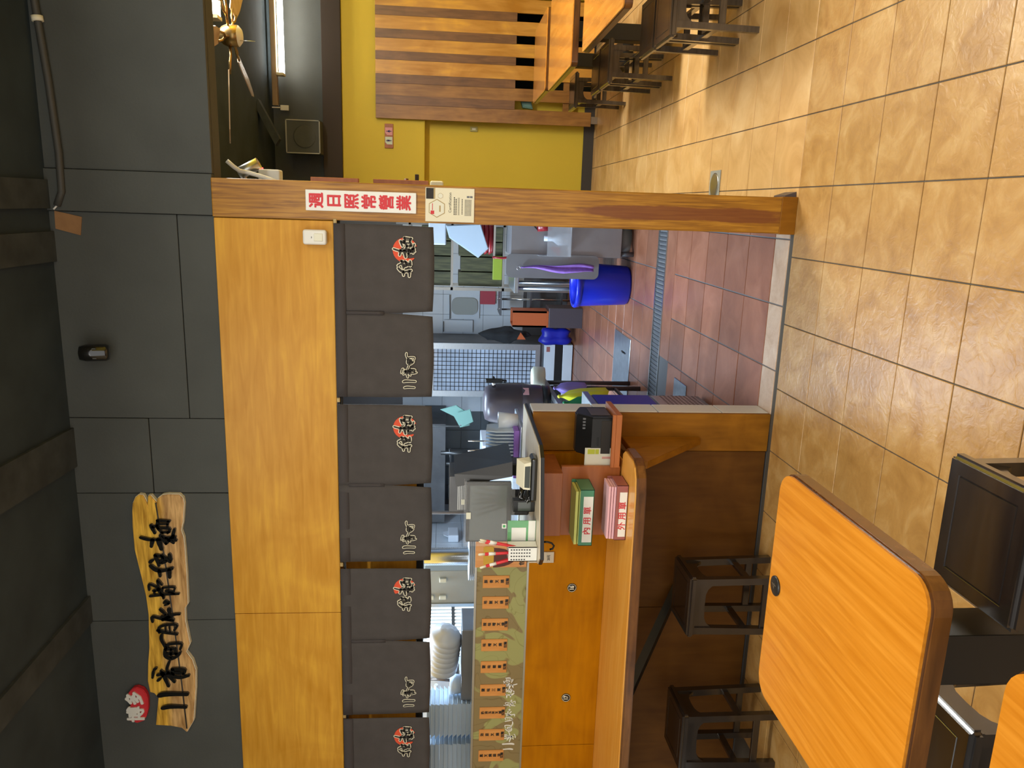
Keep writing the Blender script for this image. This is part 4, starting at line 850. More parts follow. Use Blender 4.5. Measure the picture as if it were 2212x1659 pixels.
MB().box(-2.325, -2.305, 5.53, 5.551, .93, 1.06, bev=.003).build('handle', 'ink', dd)
MB().box(-2.335, -1.695, 5.56, 5.60, .223, .350, bev=.003).build('base_panel', 'wtile', fr)
MB().box(-2.335, -1.695, 5.57, 5.60, .127, .223).build('base_grille', 'ink', fr)
MB().box(-2.335, -1.695, 5.56, 5.60, .012, .127, bev=.003).build('base_panel', 'wtile', fr)
MB().box(-1.78, -1.72, 5.556, 5.562, .285, .325).build('sticker', 'pinkp', fr)
# hanging boards on the tiled back wall
X['greyboard'] = mat('grey_beige_board', (.34, .36, .34), .5)
X['pinkb'] = mat('dull_pink_board', (.44, .045, .07), .5)
for (x0, x1, z0, z1, r, m, lb, y) in ((-1.50, -1.12, 1.10, 1.47, .02, 'wtile', 'white cutting board hung on the tiled wall behind the grey board', 6.215), (-1.445, -1.235, 1.125, 1.445, .07, 'greyboard', 'grey-beige rounded cutting board hung on the tiled wall', 6.195), (-1.31, -1.12, .905, 1.095, .008, 'pinkb', 'pink cutting board hung on the tiled wall', 6.20), (-1.665, -1.515, 1.18, 1.54, .01, 'wtile', 'white framed board hung on the tiled wall next to the fridge', 6.205)):
    solo(MB().prism(rrect(x0, x1, z0, z1, r), (0, y, 0), (1, 0, 0), (0, 0, 1), .012), 'cutting_board', m, lb, 'cutting board', 'boards on the kitchen tiles')
solo(MB().tube([(-1.20, 6.17, 1.47), (-1.50, 6.17, 1.465)], .006, 8).tube([(-1.53, 6.17, 1.545), (-1.66, 6.17, 1.545)], .006, 8), 'hanging_rail', 'steeld', 'thin dark rails above the hung boards', 'rail')
rk = thing('low_rack', 'low steel rack with four bright posts under the hung boards', 'rack', (-1.3, 5.75, 0))
for x, y in ((-1.17, 5.6), (-1.21, 5.9), (-1.29, 5.6), (-1.33, 5.9)): MB().tube([(x, y, 0), (x, y, .90)], .010, 8).build('post', 'chrome', rk)
for z in (.16, .52, .87): MB().box(-1.36, -1.02, 5.56, 5.94, z, z + .02).build('shelf', 'steeld', rk)
X['orangeplastic'] = mat('orange_plastic', (.52, .11, .025), .5)
solo(MB().box(-1.42, -1.24, 5.1, 5.4, .38, .40).box(-1.42, -1.24, 5.1, 5.115, .40, .78).box(-1.42, -1.24, 5.385, 5.40, .40, .78).box(-1.42, -1.40, 5.1, 5.4, .40, .78).box(-1.26, -1.24, 5.1, 5.4, .40, .78), 'orange_crate', 'orangeplastic', 'open orange plastic crate standing on the dark stand beside the fridge', 'crate')
solo(MB().box(-1.42, -1.20, 5.08, 5.42, .0, .378, bev=.004), 'dark_stand', 'barrel', 'low dark stand carrying the orange crate', 'stand')
X['darkcloth'] = mat('dark_apron_cloth', (.020, .022, .024), .9, var=.3, vscale=10)
def lump(c, s, name, m, label, cat, seed=0, group=None):
    b = bmesh.new(); bmesh.ops.create_icosphere(b, subdivisions=3, radius=1); rr = random.Random(seed)
    ph = [rr.uniform(0, 6) for _ in range(6)]
    for v in b.verts:
        n = v.co.normalized(); k = 1 + .13 * sin(5 * n.x + ph[0]) + .11 * sin(6 * n.y + ph[1]) + .12 * sin(7 * n.z + ph[2]) + .06 * sin(13 * n.x + 9 * n.z + ph[3])
        v.co = Vector((c[0] + n.x * s[0] * k, c[1] + n.y * s[1] * k, c[2] + n.z * s[2] * k))
    for f in b.faces: f.smooth = True
    m_ = MB(); m_._add(b); return solo(m_, name, m, label, cat, group)
lump((-1.56, 5.45, .84), (.09, .07, .24), 'hanging_apron', 'darkcloth', 'dark apron bunched on the side of the fridge', 'apron', 3)
lump((-1.575, 5.42, .25), (.10, .09, .21), 'bin_bag', 'blued', 'dark navy bag sagging beside the fridge', 'bag', 5)
solo(MB().prism([(-1.60, .70), (-1.52, .66), (-1.60, .60)], (0, 5.36, 0), (1, 0, 0), (0, 0, 1), .02), 'orange_cloth', 'orangeplastic', 'corner of an orange cloth between the apron and the navy bag', 'cloth')
# goods rack at the passage side
sr = thing('shelf_rack', 'pale framed rack of stacked olive boxes behind the steel cabinet', 'rack', (-.6, 4.4, 0))
for x in (-.915, -.30):
    for y in (4.2, 4.6): MB().box(x - .015, x + .015, y - .015, y + .015, 0, 2.0).build('post', 'rail', sr)
for z in (.955, 1.455, 1.86): MB().box(-.93, -.29, 4.185, 4.62, z, z + .022).build('shelf', 'rail', sr)
X['olive'] = mat('dark_olive_carton', (.070, .066, .026), .6, var=.5, vscale=5, stretch=(9, 9, 1))
for k in range(4): solo(MB().box(-.89 + .145 * k, -.755 + .145 * k, 4.24, 4.56, .978, 1.40 - .02 * (k % 2), bev=.004), 'carton', 'olive', 'dark olive carton on the middle shelf of the rack, ' + ['first from the fridge', 'second from the fridge', 'third from the fridge', 'fourth from the fridge'][k], 'carton', 'olive cartons in the rack')
for k in range(4): solo(MB().box(-.89 + .145 * k, -.755 + .145 * k, 4.24, 4.56, 1.478, 1.78 - .02 * (k % 2), bev=.004), 'carton', 'olive', 'dark olive carton on the top shelf of the rack, ' + ['first from the fridge', 'second from the fridge', 'third from the fridge', 'fourth from the fridge'][k], 'carton', 'olive cartons in the rack')
X['limep'] = mat('lime_plastic', (.30, .38, .03), .45)
solo(MB().box(-.82, -.59, 4.19, 4.235, .978, 1.07, bev=.006), 'lime_box', 'limep', 'lime green plastic box on the middle rack shelf before the cartons', 'box')
# steel worktop, cabinet and hung steel sheet
wt = thing('steel_worktop', 'steel worktop with round legs behind the blue bin', 'worktop', (-.45, 3.7, 0))
MB().box(-.86, -.17, 3.42, 4.05, .885, .925, bev=.004).build('top', 'steel', wt)
for x, y in ((-.82, 3.46), (-.82, 4.0), (-.2, 3.46), (-.2, 4.0)): MB().tube([(x, y, 0), (x, y, .885)], .018, 10).build('leg', 'steel', wt)
MB().box(-.83, -.19, 3.45, 4.02, .22, .24).build('shelf', 'steeld', wt)
X['steelp'] = mat('warm_grey_steel_panel', (.34, .33, .34), .42, metal=.55, var=.08, vscale=5)
X['steelq'] = mat('grey_steel_side', (.27, .28, .30), .42, metal=.55, var=.08, vscale=5)
sc_ = thing('steel_cabinet', 'brushed steel cabinet standing on feet next to the pillar', 'cabinet', (-.33, 3.15, 0))
MB().box(-.50, -.165, 2.88, 3.40, .112, 1.01, bev=.004).build('body', 'steelp', sc_)
for x, y in ((-.47, 2.92), (-.2, 2.92), (-.47, 3.36), (-.2, 3.36)): MB().tube([(x, y, 0), (x, y, .112)], .02, 10).build('foot', 'steeld', sc_)
MB().quadprism([(-.30, 2.8795, .80), (-.285, 2.8795, .80), (-.285, 2.877, .80), (-.30, 2.877, .80)], [(-.165, 2.8795, .93), (-.165, 2.8795, .915), (-.165, 2.877, .915), (-.165, 2.877, .93)]).build('seam', 'ink', sc_)
MB().box(-.19, -.168, 2.875, 2.8795, .96, .99).build('yellow_sticker', 'lime', sc_)
solo(MB().prism(rrect(-.675, -.485, .293, 1.045, .045), (0, 2.862, 0), (1, 0, 0), (0, 0, 1), .004), 'steel_sheet', 'steelq', 'flat grey steel sheet with rounded corners hung on the cabinet side', 'steel sheet')
X['lav'] = mat('lavender_cloth', (.34, .17, .60), .9, var=.15, vscale=30)
solo(MB().grid(lambda s, q: (-.592 + (.006 + .060 * min(1, q * 1.7) * (1 - .35 * max(0, q - .8) / .2)) * (s - .45) + .008 * sin(9 * q), 2.832 + .014 * sin(8 * s + 5 * q), .925 - .585 * q), 10, 24, .003), 'lavender_cloth', 'lav', 'lavender cloth twisted on a hook in front of the steel sheet', 'cloth')
solo(MB().tube([(-.598 + .014 * cos(R_(a)), 2.848, .945 + .014 * sin(R_(a))) for a in range(0, 361, 30)], .0025, 6), 'cloth_hook', 'chrome', 'small ring hook holding the lavender cloth', 'hook')
X['clear'] = mat('clear_acrylic', (.85, .9, .95), .1, alpha=.3, coat=.4)
ab = thing('acrylic_holder', 'clear slanted acrylic holder fixed on the steel cabinet front', 'holder', (-.40, 2.80, .55))
MB().box(-.49, -.25, 2.70, 2.875, .55, .555).box(-.49, -.485, 2.70, 2.875, .555, .80).box(-.49, -.25, 2.70, 2.704, .555, .74).build('box', 'clear', ab)
X['redp'] = mat('dark_red_plastic', (.30, .012, .018), .3)
solo(MB().lathe([(0, 0), (.045, 0), (.055, .11), (.05, .11), (.042, .005), (0, .005)], (-.25, 2.79, .70), 20), 'red_cup', 'redp', 'dark red plastic cup over the clear acrylic holder', 'cup')
solo(MB().lathe([(0, 0), (.050, 0), (.052, .09), (.022, .13), (.022, .20), (0, .20)], (-.355, 2.79, .556), 20), 'white_bottle', 'wtile', 'white plastic bottle standing in the clear acrylic holder', 'bottle')
solo(MB().prism([(-.485, .64), (-.425, .72), (-.41, .69), (-.425, .63)], (0, 2.74, 0), (1, 0, 0), (0, 0, 1), .02), 'red_scoop', 'redp', 'red scoop leaning in the clear acrylic holder', 'scoop')
bk = solo(MB().lathe([(0, 0), (.155, 0), (.165, .30), (.16, .30), (.15, .01), (0, .01)], (-.345, 3.12, 0), 30), 'white_bucket', 'greyboard', 'pale plastic bucket beneath the steel cabinet', 'bucket') if False else solo(MB().lathe([(0, 0), (.125, 0), (.135, .10), (0, .10)], (-.345, 3.13, 0), 30), 'white_bucket', 'greyboard', 'pale plastic basin beneath the steel cabinet', 'basin')
# blue bin
bb = thing('blue_bin', 'bright blue round plastic bin on the red kitchen floor', 'bin', (-.73, 3.06, 0))
MB().lathe([(0, 0), (.150, 0), (.162, .02), (.182, .40), (.182, .455), (.176, .455), (.174, .40), (.150, .012), (0, .012)], (-.735, 3.06, 0), 40).build('tub', 'blue', bb)
MB().lathe([(.180, .415), (.192, .415), (.196, .45), (.188, .462), (.178, .458)], (-.735, 3.06, 0), 40).build('rim', 'blue', bb)
# red-rimmed trays, white bag, dispenser, hanging red strip above the cabinet
cs = solo(MB().box(-.56, -.165, 3.30, 3.41, 1.105, 1.125, bev=.003), 'wall_shelf', 'rail', 'thin pale wall shelf above the steel worktop', 'shelf')
for k in range(3): solo(MB().lathe([(0, 0), (.13, 0), (.15, .035), (.145, .035), (.127, .006), (0, .006)], (-.38, 3.36, 1.126 + .0361 * k), 30, sy=.28), 'red_tray', 'redp', 'dark red rimmed tray on the wall shelf, ' + ['lowest of three', 'middle of three', 'top of three'][k], 'tray', 'red trays on the wall shelf')
X['bagw'] = mat('white_plastic_bag', (.62, .74, .85), .5, alpha=.95)
solo(MB().prism([(-.29, 1.53), (-.39, 1.50), (-.55, 1.255), (-.47, 1.17), (-.27, 1.24)], (0, 3.26, 0), (1, 0, 0), (0, 0, 1), .03, bev=.006), 'white_sheet_bag', 'bagw', 'white angular plastic bag hung over the wall shelf', 'bag')
solo(MB().tube([(-.545, 3.28, 1.13), (-.548, 3.27, 1.05), (-.54, 3.27, .98), (-.548, 3.27, .90)], .011, 6), 'red_rope', 'redp', 'twisted red rope dangling from the wall shelf', 'rope')
solo(MB().box(-.455, -.20, 3.32, 3.41, 1.525, 1.675, bev=.012, seg=3), 'towel_dispenser', 'wtile', 'white plastic towel dispenser partly behind the curtain by the pillar', 'dispenser')
# table with the barrel
X['tubem'] = mat('dark_bronze_tube', (.105, .085, .075), .3, metal=.6)
kt = thing('kitchen_table', 'dark steel kitchen table with round legs carrying the grey barrel', 'table', (-1.7, 1.8, 0))
MB().prism([(-1.38, 1.03), (-1.435, 2.80), (-2.2, 2.80), (-2.2, 1.03)], (0, 0, .735), *XY, .03).build('top', 'steeld', kt)
MB().prism([(-1.43, 1.07), (-1.475, 2.76), (-2.15, 2.76), (-2.15, 1.07)], (0, 0, .7652), *XY, .004).build('tray', 'steel', kt)
for x, y in ((-1.515, 2.76), (-1.478, 2.42), (-2.15, 2.72), (-2.15, 1.10)): MB().tube([(x, y, 0), (x, y, .735)], .019, 12).build('leg', 'tubem', kt)
MB().tube([(-1.48, 2.42, .20), (-1.46, 1.10, .20)], .014, 8).build('rail', 'tubem', kt)
br = thing('water_barrel', 'dark grey ribbed plastic barrel with black tap on the kitchen table', 'barrel', (-1.51, 2.05, .7695))
MB().lathe([(0, 0), (.125, 0), (.128, .02), (.128, .055), (.135, .06), (.143, .16), (.148, .20), (.144, .203), (.147, .208), (.146, .30), (.143, .38), (.134, .43), (.118, .462), (.06, .475), (0, .475)], (-1.51, 2.05, .7695), 40).build('body', 'barrel', br)
MB().lathe([(.125, 0), (.132, .0), (.134, .05), (.128, .052)], (-1.51, 2.05, .7695), 40).build('foot_ring', 'ink', br)
tp = MB().tube([(-1.375, 2.00, 1.175), (-1.335, 1.985, 1.175)], .014, 10).build('tap_neck', 'chrome', br)
MB().box(-1.345, -1.315, 1.97, 2.0, 1.115, 1.235, bev=.006).tube([(-1.33, 1.985, 1.115), (-1.33, 1.985, 1.085)], [.013, .009], 10).tube([(-1.30, 1.985, 1.185), (-1.315, 1.985, 1.175)], .010, 8).build('tap', 'ink', br)
MB().quadprism([(-1.418, 1.935, .925), (-1.380, 1.985, .925), (-1.378, 1.983, .925), (-1.416, 1.933, .925)], [(-1.418, 1.935, .968), (-1.380, 1.985, .968), (-1.378, 1.983, .968), (-1.416, 1.933, .968)]).build('pink_label', 'pinkpaper', br)
X['creampl'] = mat('cream_plastic', (.66, .64, .50), .5)
solo(MB().lathe([(0, 0), (.075, 0), (.080, .02), (.080, .085), (.060, .10), (0, .106)], (-1.375, 2.33, .7695), 30), 'cream_tub', 'creampl', 'round cream plastic tub at the table end beyond the barrel', 'tub')
# bags knotted along the table edge
X['bagpurple'] = mat('lilac_plastic_bag', (.25, .19, .58), .45); X['bagyellow'] = mat('yellow_plastic_bag', (.74, .74, .03), .4); X['baggreen'] = mat('green_plastic_bag', (.01, .27, .085), .35)
def bag(cx, cy, ztop, zbot, w, m, label, lean, seed):
    rr = random.Random(seed); ph = rr.uniform(0, 6)
    prof = [(.010, 0), (.022, .03), (.012, .06), (.30 * w, .12), (.8 * w, .24), (w, .45), (1.02 * w, .75), (.98 * w, 1.0)]
    mb = MB(); b = bmesh.new(); rings = []; n = 20
    for r, t in prof:
        z = ztop + (zbot - ztop) * t
        rings.append([b.verts.new((cx + lean * t + r * .55 * cos(2 * pi * k / n) * (1 + .18 * sin(5 * 2 * pi * k / n + ph)), cy + r * sin(2 * pi * k / n) * (1 + .15 * sin(4 * 2 * pi * k / n + ph + t * 3)), z + .008 * sin(3 * 2 * pi * k / n) * (t > .9))) for k in range(n)])
    for a, c in zip(rings, rings[1:]):
        for k in range(n): b.faces.new((a[k], a[(k + 1) % n], c[(k + 1) % n], c[k])).smooth = True
    b.faces.new(rings[0]); b.faces.new(rings[-1]); bmesh.ops.recalc_face_normals(b, faces=b.faces); mb._add(b)
    return solo(mb, 'knotted_bag', m, label, 'bag', 'knotted bags along the table edge')
bag(-1.335, 1.80, .775, .555, .070, 'bagpurple', 'lilac plastic bag tied at the table edge, furthest in', .0, 1)
bag(-1.325, 1.52, .785, .46, .070, 'bagyellow', 'yellow plastic bag tied at the table edge between the lilac and green ones', .02, 2)
bag(-1.285, 1.20, .80, .42, .078, 'baggreen', 'green plastic bags tied at the table edge, nearest the tiled wall end', .0, 3)
# undercounter fridge behind the tiled wall end
uf = thing('undercounter_fridge', 'low steel undercounter fridge with perforated grille behind the tiled wall end', 'fridge', (-1.5, .8, 0))
MB().box(-1.9, -1.185, .57, 1.0, .02, .685, bev=.004).build('body', 'steelq', uf)
MB().box(-1.9, -1.165, .56, 1.01, .685, .72, bev=.003).build('top', 'steel', uf)
MB().box(-1.186, -1.178, .585, .985, .33, .665, bev=.002, seg=1).build('door', 'blued', uf)
gr = MB().box(-1.186, -1.180, .585, .985, .05, .315, bev=.001, seg=1).build('grille', 'steel', uf)
hs = MB()
for i in range(14):
    for j in range(9): hs.box(-1.181, -1.1795, .60 + .028 * i + .012 * (j % 2), .614 + .028 * i + .012 * (j % 2), .062 + .024 * j, .074 + .024 * j)
o = hs.build('perforations', 'ink', gr); o['kind'] = 'stuff'
# inner worktop behind the counter with its crockery
kw = thing('kitchen_worktop', 'steel worktop running behind the glass panel', 'worktop', (-2.7, .5, 0))
MB().box(-3.78, -1.70, .22, .85, 1.06, 1.10, bev=.003).build('top', 'steel', kw)
MB().box(-3.78, -2.25, .24, .84, .02, 1.06).build('cabinet', 'steelq', kw)
MB().box(-1.9, -1.24, .30, .545, .64, 1.135, bev=.003).build('end_cabinet', 'steelq', kw)
MB().box(-1.90, -1.17, .26, .62, 1.135, 1.150, bev=.002).build('end_top', 'steel', kw)
X['milky'] = mat('milky_white_plastic', (.60, .70, .80), .35)
X['porc'] = mat('white_melamine', (.74, .80, .88), .25)
tr0 = None; cols = [(-2.895, .47), (-3.11, .42), (-3.325, .37)]
tmesh = MB()
tmesh.quadprism([(-.085, -.085, 0), (.085, -.085, 0), (.085, .085, 0), (-.085, .085, 0)], [(-.096, -.096, .020), (.096, -.096, .020), (.096, .096, .020), (-.096, .096, .020)])
tmesh.box(-.100, .100, -.100, .100, .020, .0235, bev=.001, seg=1)
base = tmesh.build('serving_tray', 'milky'); first = True
ORD = ['topmost', 'second', 'third', 'fourth', 'fifth', 'sixth', 'seventh', 'eighth', 'ninth', 'tenth', 'eleventh', 'twelfth', 'thirteenth', 'fourteenth', 'fifteenth', 'sixteenth', 'seventeenth', 'eighteenth', 'nineteenth', 'twentieth', 'lowest']
for ci, (x, y) in enumerate(cols):
    for k in range(21):
        o = base if first else base.copy()
        if not first: COL.objects.link(o)
        first = False
        o.location = (x, y, 1.1005 + .0239 * k); o.rotation_euler = (0, 0, R_(8) + random.uniform(-.02, .02))
        tag(o, 'milky plastic tray, ' + ORD[20 - k] + (' from the top' if 0 < k < 20 else '') + ' in the ' + ['stack beside the white bowls', 'middle tray stack', 'stack furthest from the bowls'][ci], 'tray', 'milky plastic trays stacked behind the glass')
# nested melamine bowls lying on their side
def bowl(c, r, label, rot):
    m_ = Matrix.Translation(c) @ rot
    return solo(MB().lathe([(0, 0), (r * .35, 0), (r * .42, .012), (r * .8, r * .33), (r, r * .62), (r * .97, r * .63), (r * .77, r * .35), (r * .38, .02), (0, .015)], mtx=m_, seg=36), 'melamine_bowl', 'porc', label, 'bowl', 'white bowls nested on the worktop')
stand_ = solo(MB().box(-2.79, -2.36, .42, .66, 1.1005, 1.415, bev=.004), 'bowl_stand', 'steelq', 'grey steel stand holding the white bowls', 'stand')
rot = Matrix.Rotation(R_(74), 4, 'Y') @ Matrix.Rotation(R_(0), 4, 'X')
for k in range(7):
    bowl(Vector((-2.585 + .030 * k, .52, 1.518 - .004 * k)), .098, 'white melamine bowl lying in the nested row, number %d from the picture edge' % (k + 1) if False else 'white melamine bowl of the nested row, ' + ['outermost with its open side showing', 'second from the open end', 'third from the open end', 'middle of the row', 'third from the closed end', 'second from the closed end', 'last at the closed end by the grille'][k], Matrix.Rotation(R_(-78), 4, 'Y') @ Matrix.Rotation(R_(-12), 4, 'X'))
solo(MB().lathe([(0, 0), (.05, 0), (.058, .06), (.055, .06), (.046, .006), (0, .006)], (-2.74, .50, 1.4155), 26), 'plastic_cup', 'milky', 'small clear plastic cup beside the open end of the bowl row', 'cup')
# ribbed aluminium duct and plates beneath
X['foil'] = mat('crinkled_aluminium', (.72, .80, .88), .22, metal=.9)
pr_ = [(.046, 0)]
for k in range(40): pr_ += [(.052, .006 + .0105 * k), (.047, .0095 + .0105 * k)]
dc = solo(MB().lathe(pr_, (-2.07, .72, 1.375), 26), 'flexible_duct', 'foil', 'ribbed silver aluminium duct hanging down beside the curtain', 'duct')
pb = MB().lathe([(0, 0), (.09, 0), (.135, .012), (.132, .0145), (.088, .004), (0, .004)], seg=34).build('white_plate', 'porc')
for k in range(9):
    o = pb if k == 0 else pb.copy()
    if k: COL.objects.link(o)
    o.location = (-2.06, .70, 1.2815 + .0103 * k); tag(o, 'white plate, ' + ORD[8 - k] + (' from the top' if k < 8 else '') + ' in the pile under the ribbed silver duct', 'plate', 'white plates under the duct')
solo(MB().box(-2.20, -1.92, .56, .84, 1.1005, 1.281, bev=.004), 'plate_stand', 'steelq', 'grey box the white plates are piled on', 'stand')
# box hood, valves, pipes, switches
X['beige'] = mat('grey_beige_enamel', (.36, .36, .31), .5)
cb = thing('control_box', 'grey-beige control cabinet with small knobs behind the ribbed duct', 'control box', (-2.54, 1.3, 1.1))
MB().box(-2.64, -2.40, 1.2, 1.4, .0, 1.64, bev=.004).build('body', 'beige', cb)
for x, z in ((-2.46, 1.52), (-2.58, 1.52), (-2.58, 1.60)): MB().box(x - .013, x + .013, 1.18, 1.1995, z - .022, z + .022, bev=.003).build('knob', 'creampl', cb)
MB().box(-2.645, -2.625, 1.185, 1.1995, .75, 1.64).build('edge_post', 'rail', cb)
X['pvc'] = mat('white_pipe', (.78, .80, .78), .4)
solo(MB().tube([(-3.05, .95, 1.555), (-3.75, 1.05, 1.555)], .012, 10).tube([(-3.15, .965, 1.555), (-3.20, .972, 1.555)], .017, 10).tube([(-3.35, .993, 1.555), (-3.40, 1.0, 1.555)], .017, 10), 'water_pipe', 'pvc', 'white plastic water pipe running level under the curtain', 'pipe')
vp = solo(MB().tube([(-3.10, .9, 1.425), (-2.98, .9, 1.43), (-2.88, .9, 1.43)], .016, 10).tube([(-2.985, .9, 1.43), (-2.985, .9, 1.10)], .015, 10).tube([(-2.90, .9, 1.435), (-2.88, .93, 1.50), (-2.98, 1.0, 1.62)], .008, 8).tube([(-2.99, .9, 1.45), (-3.0, .93, 1.54), (-3.04, 1.0, 1.62)], .008, 8), 'gas_valve_pipes', 'tubem', 'dark gas pipes with valves and hoses behind the stacked lids', 'pipe')
MB().lathe([(0, 0), (.02, 0), (.02, .03), (0, .035)], (-2.88, .9, 1.42), 14).build('valve', 'chrome', vp)
for k, z in ((0, 1.47), (1, 1.525)): 
    o = solo(MB().box(-3.265, -3.195, .985, 1.015, z - .024, z + .024, bev=.004), 'socket_box', 'white', ['white socket box, the lower of two over the stacked lids', 'white socket box, the upper of two over the stacked lids'][k], 'socket', 'white sockets in the kitchen')
    MB().box(-3.245, -3.215, .983, .9855, z - .012, z + .012).build('socket', 'ink', o)
solo(MB().box(-3.45, -3.0, 1.02, 1.04, 1.1, 1.8, bev=.003), 'splash_board', 'porc', 'white splash panel behind the valves and sockets', 'panel')
# tissue box and yellow panel on the far tiles
solo(MB().box(-3.885, -3.80, 4.86, 5.10, 1.34, 1.46, bev=.012, seg=3).prism([(4.9, 1.46), (5.06, 1.46), (5.03, 1.52), (4.95, 1.51)], (-3.84, 0, 0), (0, 1, 0), (0, 0, 1), .01), 'tissue_box', 'porc', 'white tissue box fixed to the pale kitchen tiles', 'tissue box')
X['yel2'] = mat('pale_yellow_panel', (.46, .40, .13), .6)
solo(MB().box(-3.887, -3.87, 3.70, 4.40, 1.53, 1.72, bev=.003), 'yellow_board', 'yel2', 'pale yellow panel above the kitchen tiles behind the hose', 'panel')
solo(MB().tube([(-3.2, 3.2, 2.95), (-3.2, 3.2, 1.66), (-3.18, 3.1, 1.56), (-3.16, 3.02, 1.47), (-3.15, 2.98, 1.40), (-3.12, 2.95, 1.30), (-3.12, 2.9, .0)], .014, 10), 'grey_hose', 'steeld', 'curved grey hose in front of the pale kitchen tiles', 'hose')
# hanging utensils and hood by the dark tiles
hd = thing('range_hood', 'dark grey steel range hood wall behind the barrel', 'hood', (-2.9, 5.6, .8))
MB().box(-3.85, -2.62, 5.35, 6.22, 1.50, 2.2, bev=.005).build('canopy', 'steeld', hd)
MB().box(-3.85, -2.75, 5.5, 6.22, .0, .95, bev=.005).build('range', 'steeld', hd)
X['mint'] = mat('mint_mesh', (.15, .29, .25), .6, alpha=.9)
solo(MB().prism([(-1.98, 1.30), (-1.86, 1.325), (-1.80, 1.42), (-1.84, 1.56), (-1.90, 1.44), (-2.0, 1.385)], (0, 3.1, 0), (1, 0, 0), (0, 0, 1), .012, bev=.004).prism([(-1.94, 1.27), (-1.83, 1.30), (-1.86, 1.41), (-1.99, 1.37)], (0, 3.08, 0), (1, 0, 0), (0, 0, 1), .012, bev=.004), 'mesh_scoop', 'mint', 'mint green mesh nets hanging over the barrel', 'net')
solo(MB().tube([(-1.99, 3.10, 2.95), (-1.99, 3.10, 1.40), (-1.97, 3.09, 1.37), (-1.94, 3.085, 1.36)], .008, 8), 'hanging_hook', 'ink', 'black hook the mint nets hang from', 'hook')
lr = solo(MB().box(-1.46, -1.21, .33, .56, 1.1505, 1.175, bev=.003), 'drainer_tray', 'lav', 'lavender drainer tray behind the monitor', 'tray')
for k in range(12):
    o = solo(MB().prism([(.0, 1.1755), (.15, 1.1755), (.15, 1.265), (.13, 1.305), (.02, 1.315), (.0, 1.265)], (-1.228 - .0175 * k, .36, 0), (0, 1, 0), (0, 0, 1), .006), 'standing_tray', 'milky', 'milky plastic tray on edge in the lavender drainer, ' + (['first', 'second', 'third', 'fourth', 'fifth', 'sixth', 'seventh', 'eighth', 'ninth', 'tenth', 'eleventh', 'last'][k]) + ' counted from the barrel end', 'tray', 'trays standing in the drainer')
solo(MB().lathe([(0, 0), (.035, 0), (.045, .10), (.042, .10), (.033, .004), (0, .004)], (-1.19, .45, 1.1505), 22), 'ladle_cup', 'porc', 'white plastic cup beside the lid drainer', 'cup')
for k, (x, dx) in enumerate(((-1.36, -.02), (-1.385, -.03), (-1.33, .005))):
    solo(MB().tube([(x, .535, 1.1755), (x + dx, .535, 1.40)], .004, 6), 'utensil_handle', 'chrome', ['thin steel utensil handle standing in the drainer, leaning least', 'thin steel utensil handle in the drainer, leaning most', 'upright thin steel utensil handle nearest the barrel'][k], 'utensil', 'utensils in the drainer')
ts = thing('tap_stand', 'black noodle boiler tap column behind the monitor', 'tap', (-2.4, 3.4, .9))
MB().box(-2.6, -2.2, 3.2, 3.7, .0, 1.18, bev=.004).build('boiler', 'porc', ts)
MB().tube([(-2.30, 3.3, 1.18), (-2.30, 3.3, 1.55)], .018, 10).tube([(-2.40, 3.3, 1.18), (-2.40, 3.3, 1.50)], .014, 10).tube([(-2.40, 3.3, 1.46), (-2.26, 3.3, 1.47)], .010, 8).build('column', 'ink', ts)
MB().box(-2.46, -2.30, 3.17, 3.20, 1.02, 1.16, bev=.004).build('control', 'ink', ts)
po = solo(MB().tube([(-2.335, 2.0, 0), (-2.335, 2.0, 2.4)], .013, 10), 'steel_post', 'tubem', 'thin upright bronze post behind the wrapped screen', 'post')
pd = solo(MB().box(-1.64, -1.30, 1.15, 1.18, 1.64, 2.95, bev=.004), 'steel_board', 'steel', 'bluish steel panel high in the kitchen seen between two curtains', 'panel')

# ------------------------------------------------------------------ passage and back room
sl_ = thing('slat_screen', 'screen of alternating pale and dark wooden boards at the end of the passage', 'screen', (1.4, 4.85, 0))
wide = [(.702, .839, 'slatm'), (.920, 1.039, 'slatm'), (1.118, 1.255, 'slatl'), (1.330, 1.454, 'slatl'), (1.532, 1.660, 'slatl'), (1.739, 1.865, 'slatl'), (1.945, 2.07, 'slatl'), (2.15, 2.28, 'slatl')]
for a, b, m in wide: MB().box(a, b, 4.828, 4.852, .068, 2.24, bev=.002, seg=1).build('board', m, sl_)
for (a, _, _), (b, _, _) in zip([(w[1], 0, 0) for w in wide], [(w[0], 0, 0) for w in wide[1:]]):
    MB().box(a - .003, b + .003, 4.822, 4.829, .853, 2.239, bev=.001, seg=1).build('board', 'slatd', sl_)
MB().box(.72, 2.28, 4.853, 4.875, .30, .36).build('cross_rail', 'slatm', sl_); MB().box(.72, 2.28, 4.853, 4.875, 1.5, 1.56).build('cross_rail', 'slatm', sl_)
MB().box(.73, .80, 4.83, 4.86, .0, .066).build('foot', 'rail', sl_); MB().box(1.95, 2.02, 4.83, 4.86, 0, .066).build('foot', 'rail', sl_)
solo(MB().prism([(.86, .66), (.94, .68), (.93, .78), (.87, .76)], (0, 5.0, 0), (1, 0, 0), (0, 0, 1), .1, bev=.01), 'green_package', 'mint', 'green package glimpsed through the gap in the slat screen', 'package')
solo(MB().box(1.05, 1.30, 5.25, 5.5, .001, .55, bev=.004), 'store_box', 'ceil', 'dark box in the store room behind the slat screen', 'box')
ws = solo(MB().box(.419, .655, 4.866, 4.8815, 2.070, 2.156, bev=.002, seg=1), 'restroom_sign', 'orange', 'brown restroom sign with a pink and a pale pictogram tile on the yellow wall', 'sign')
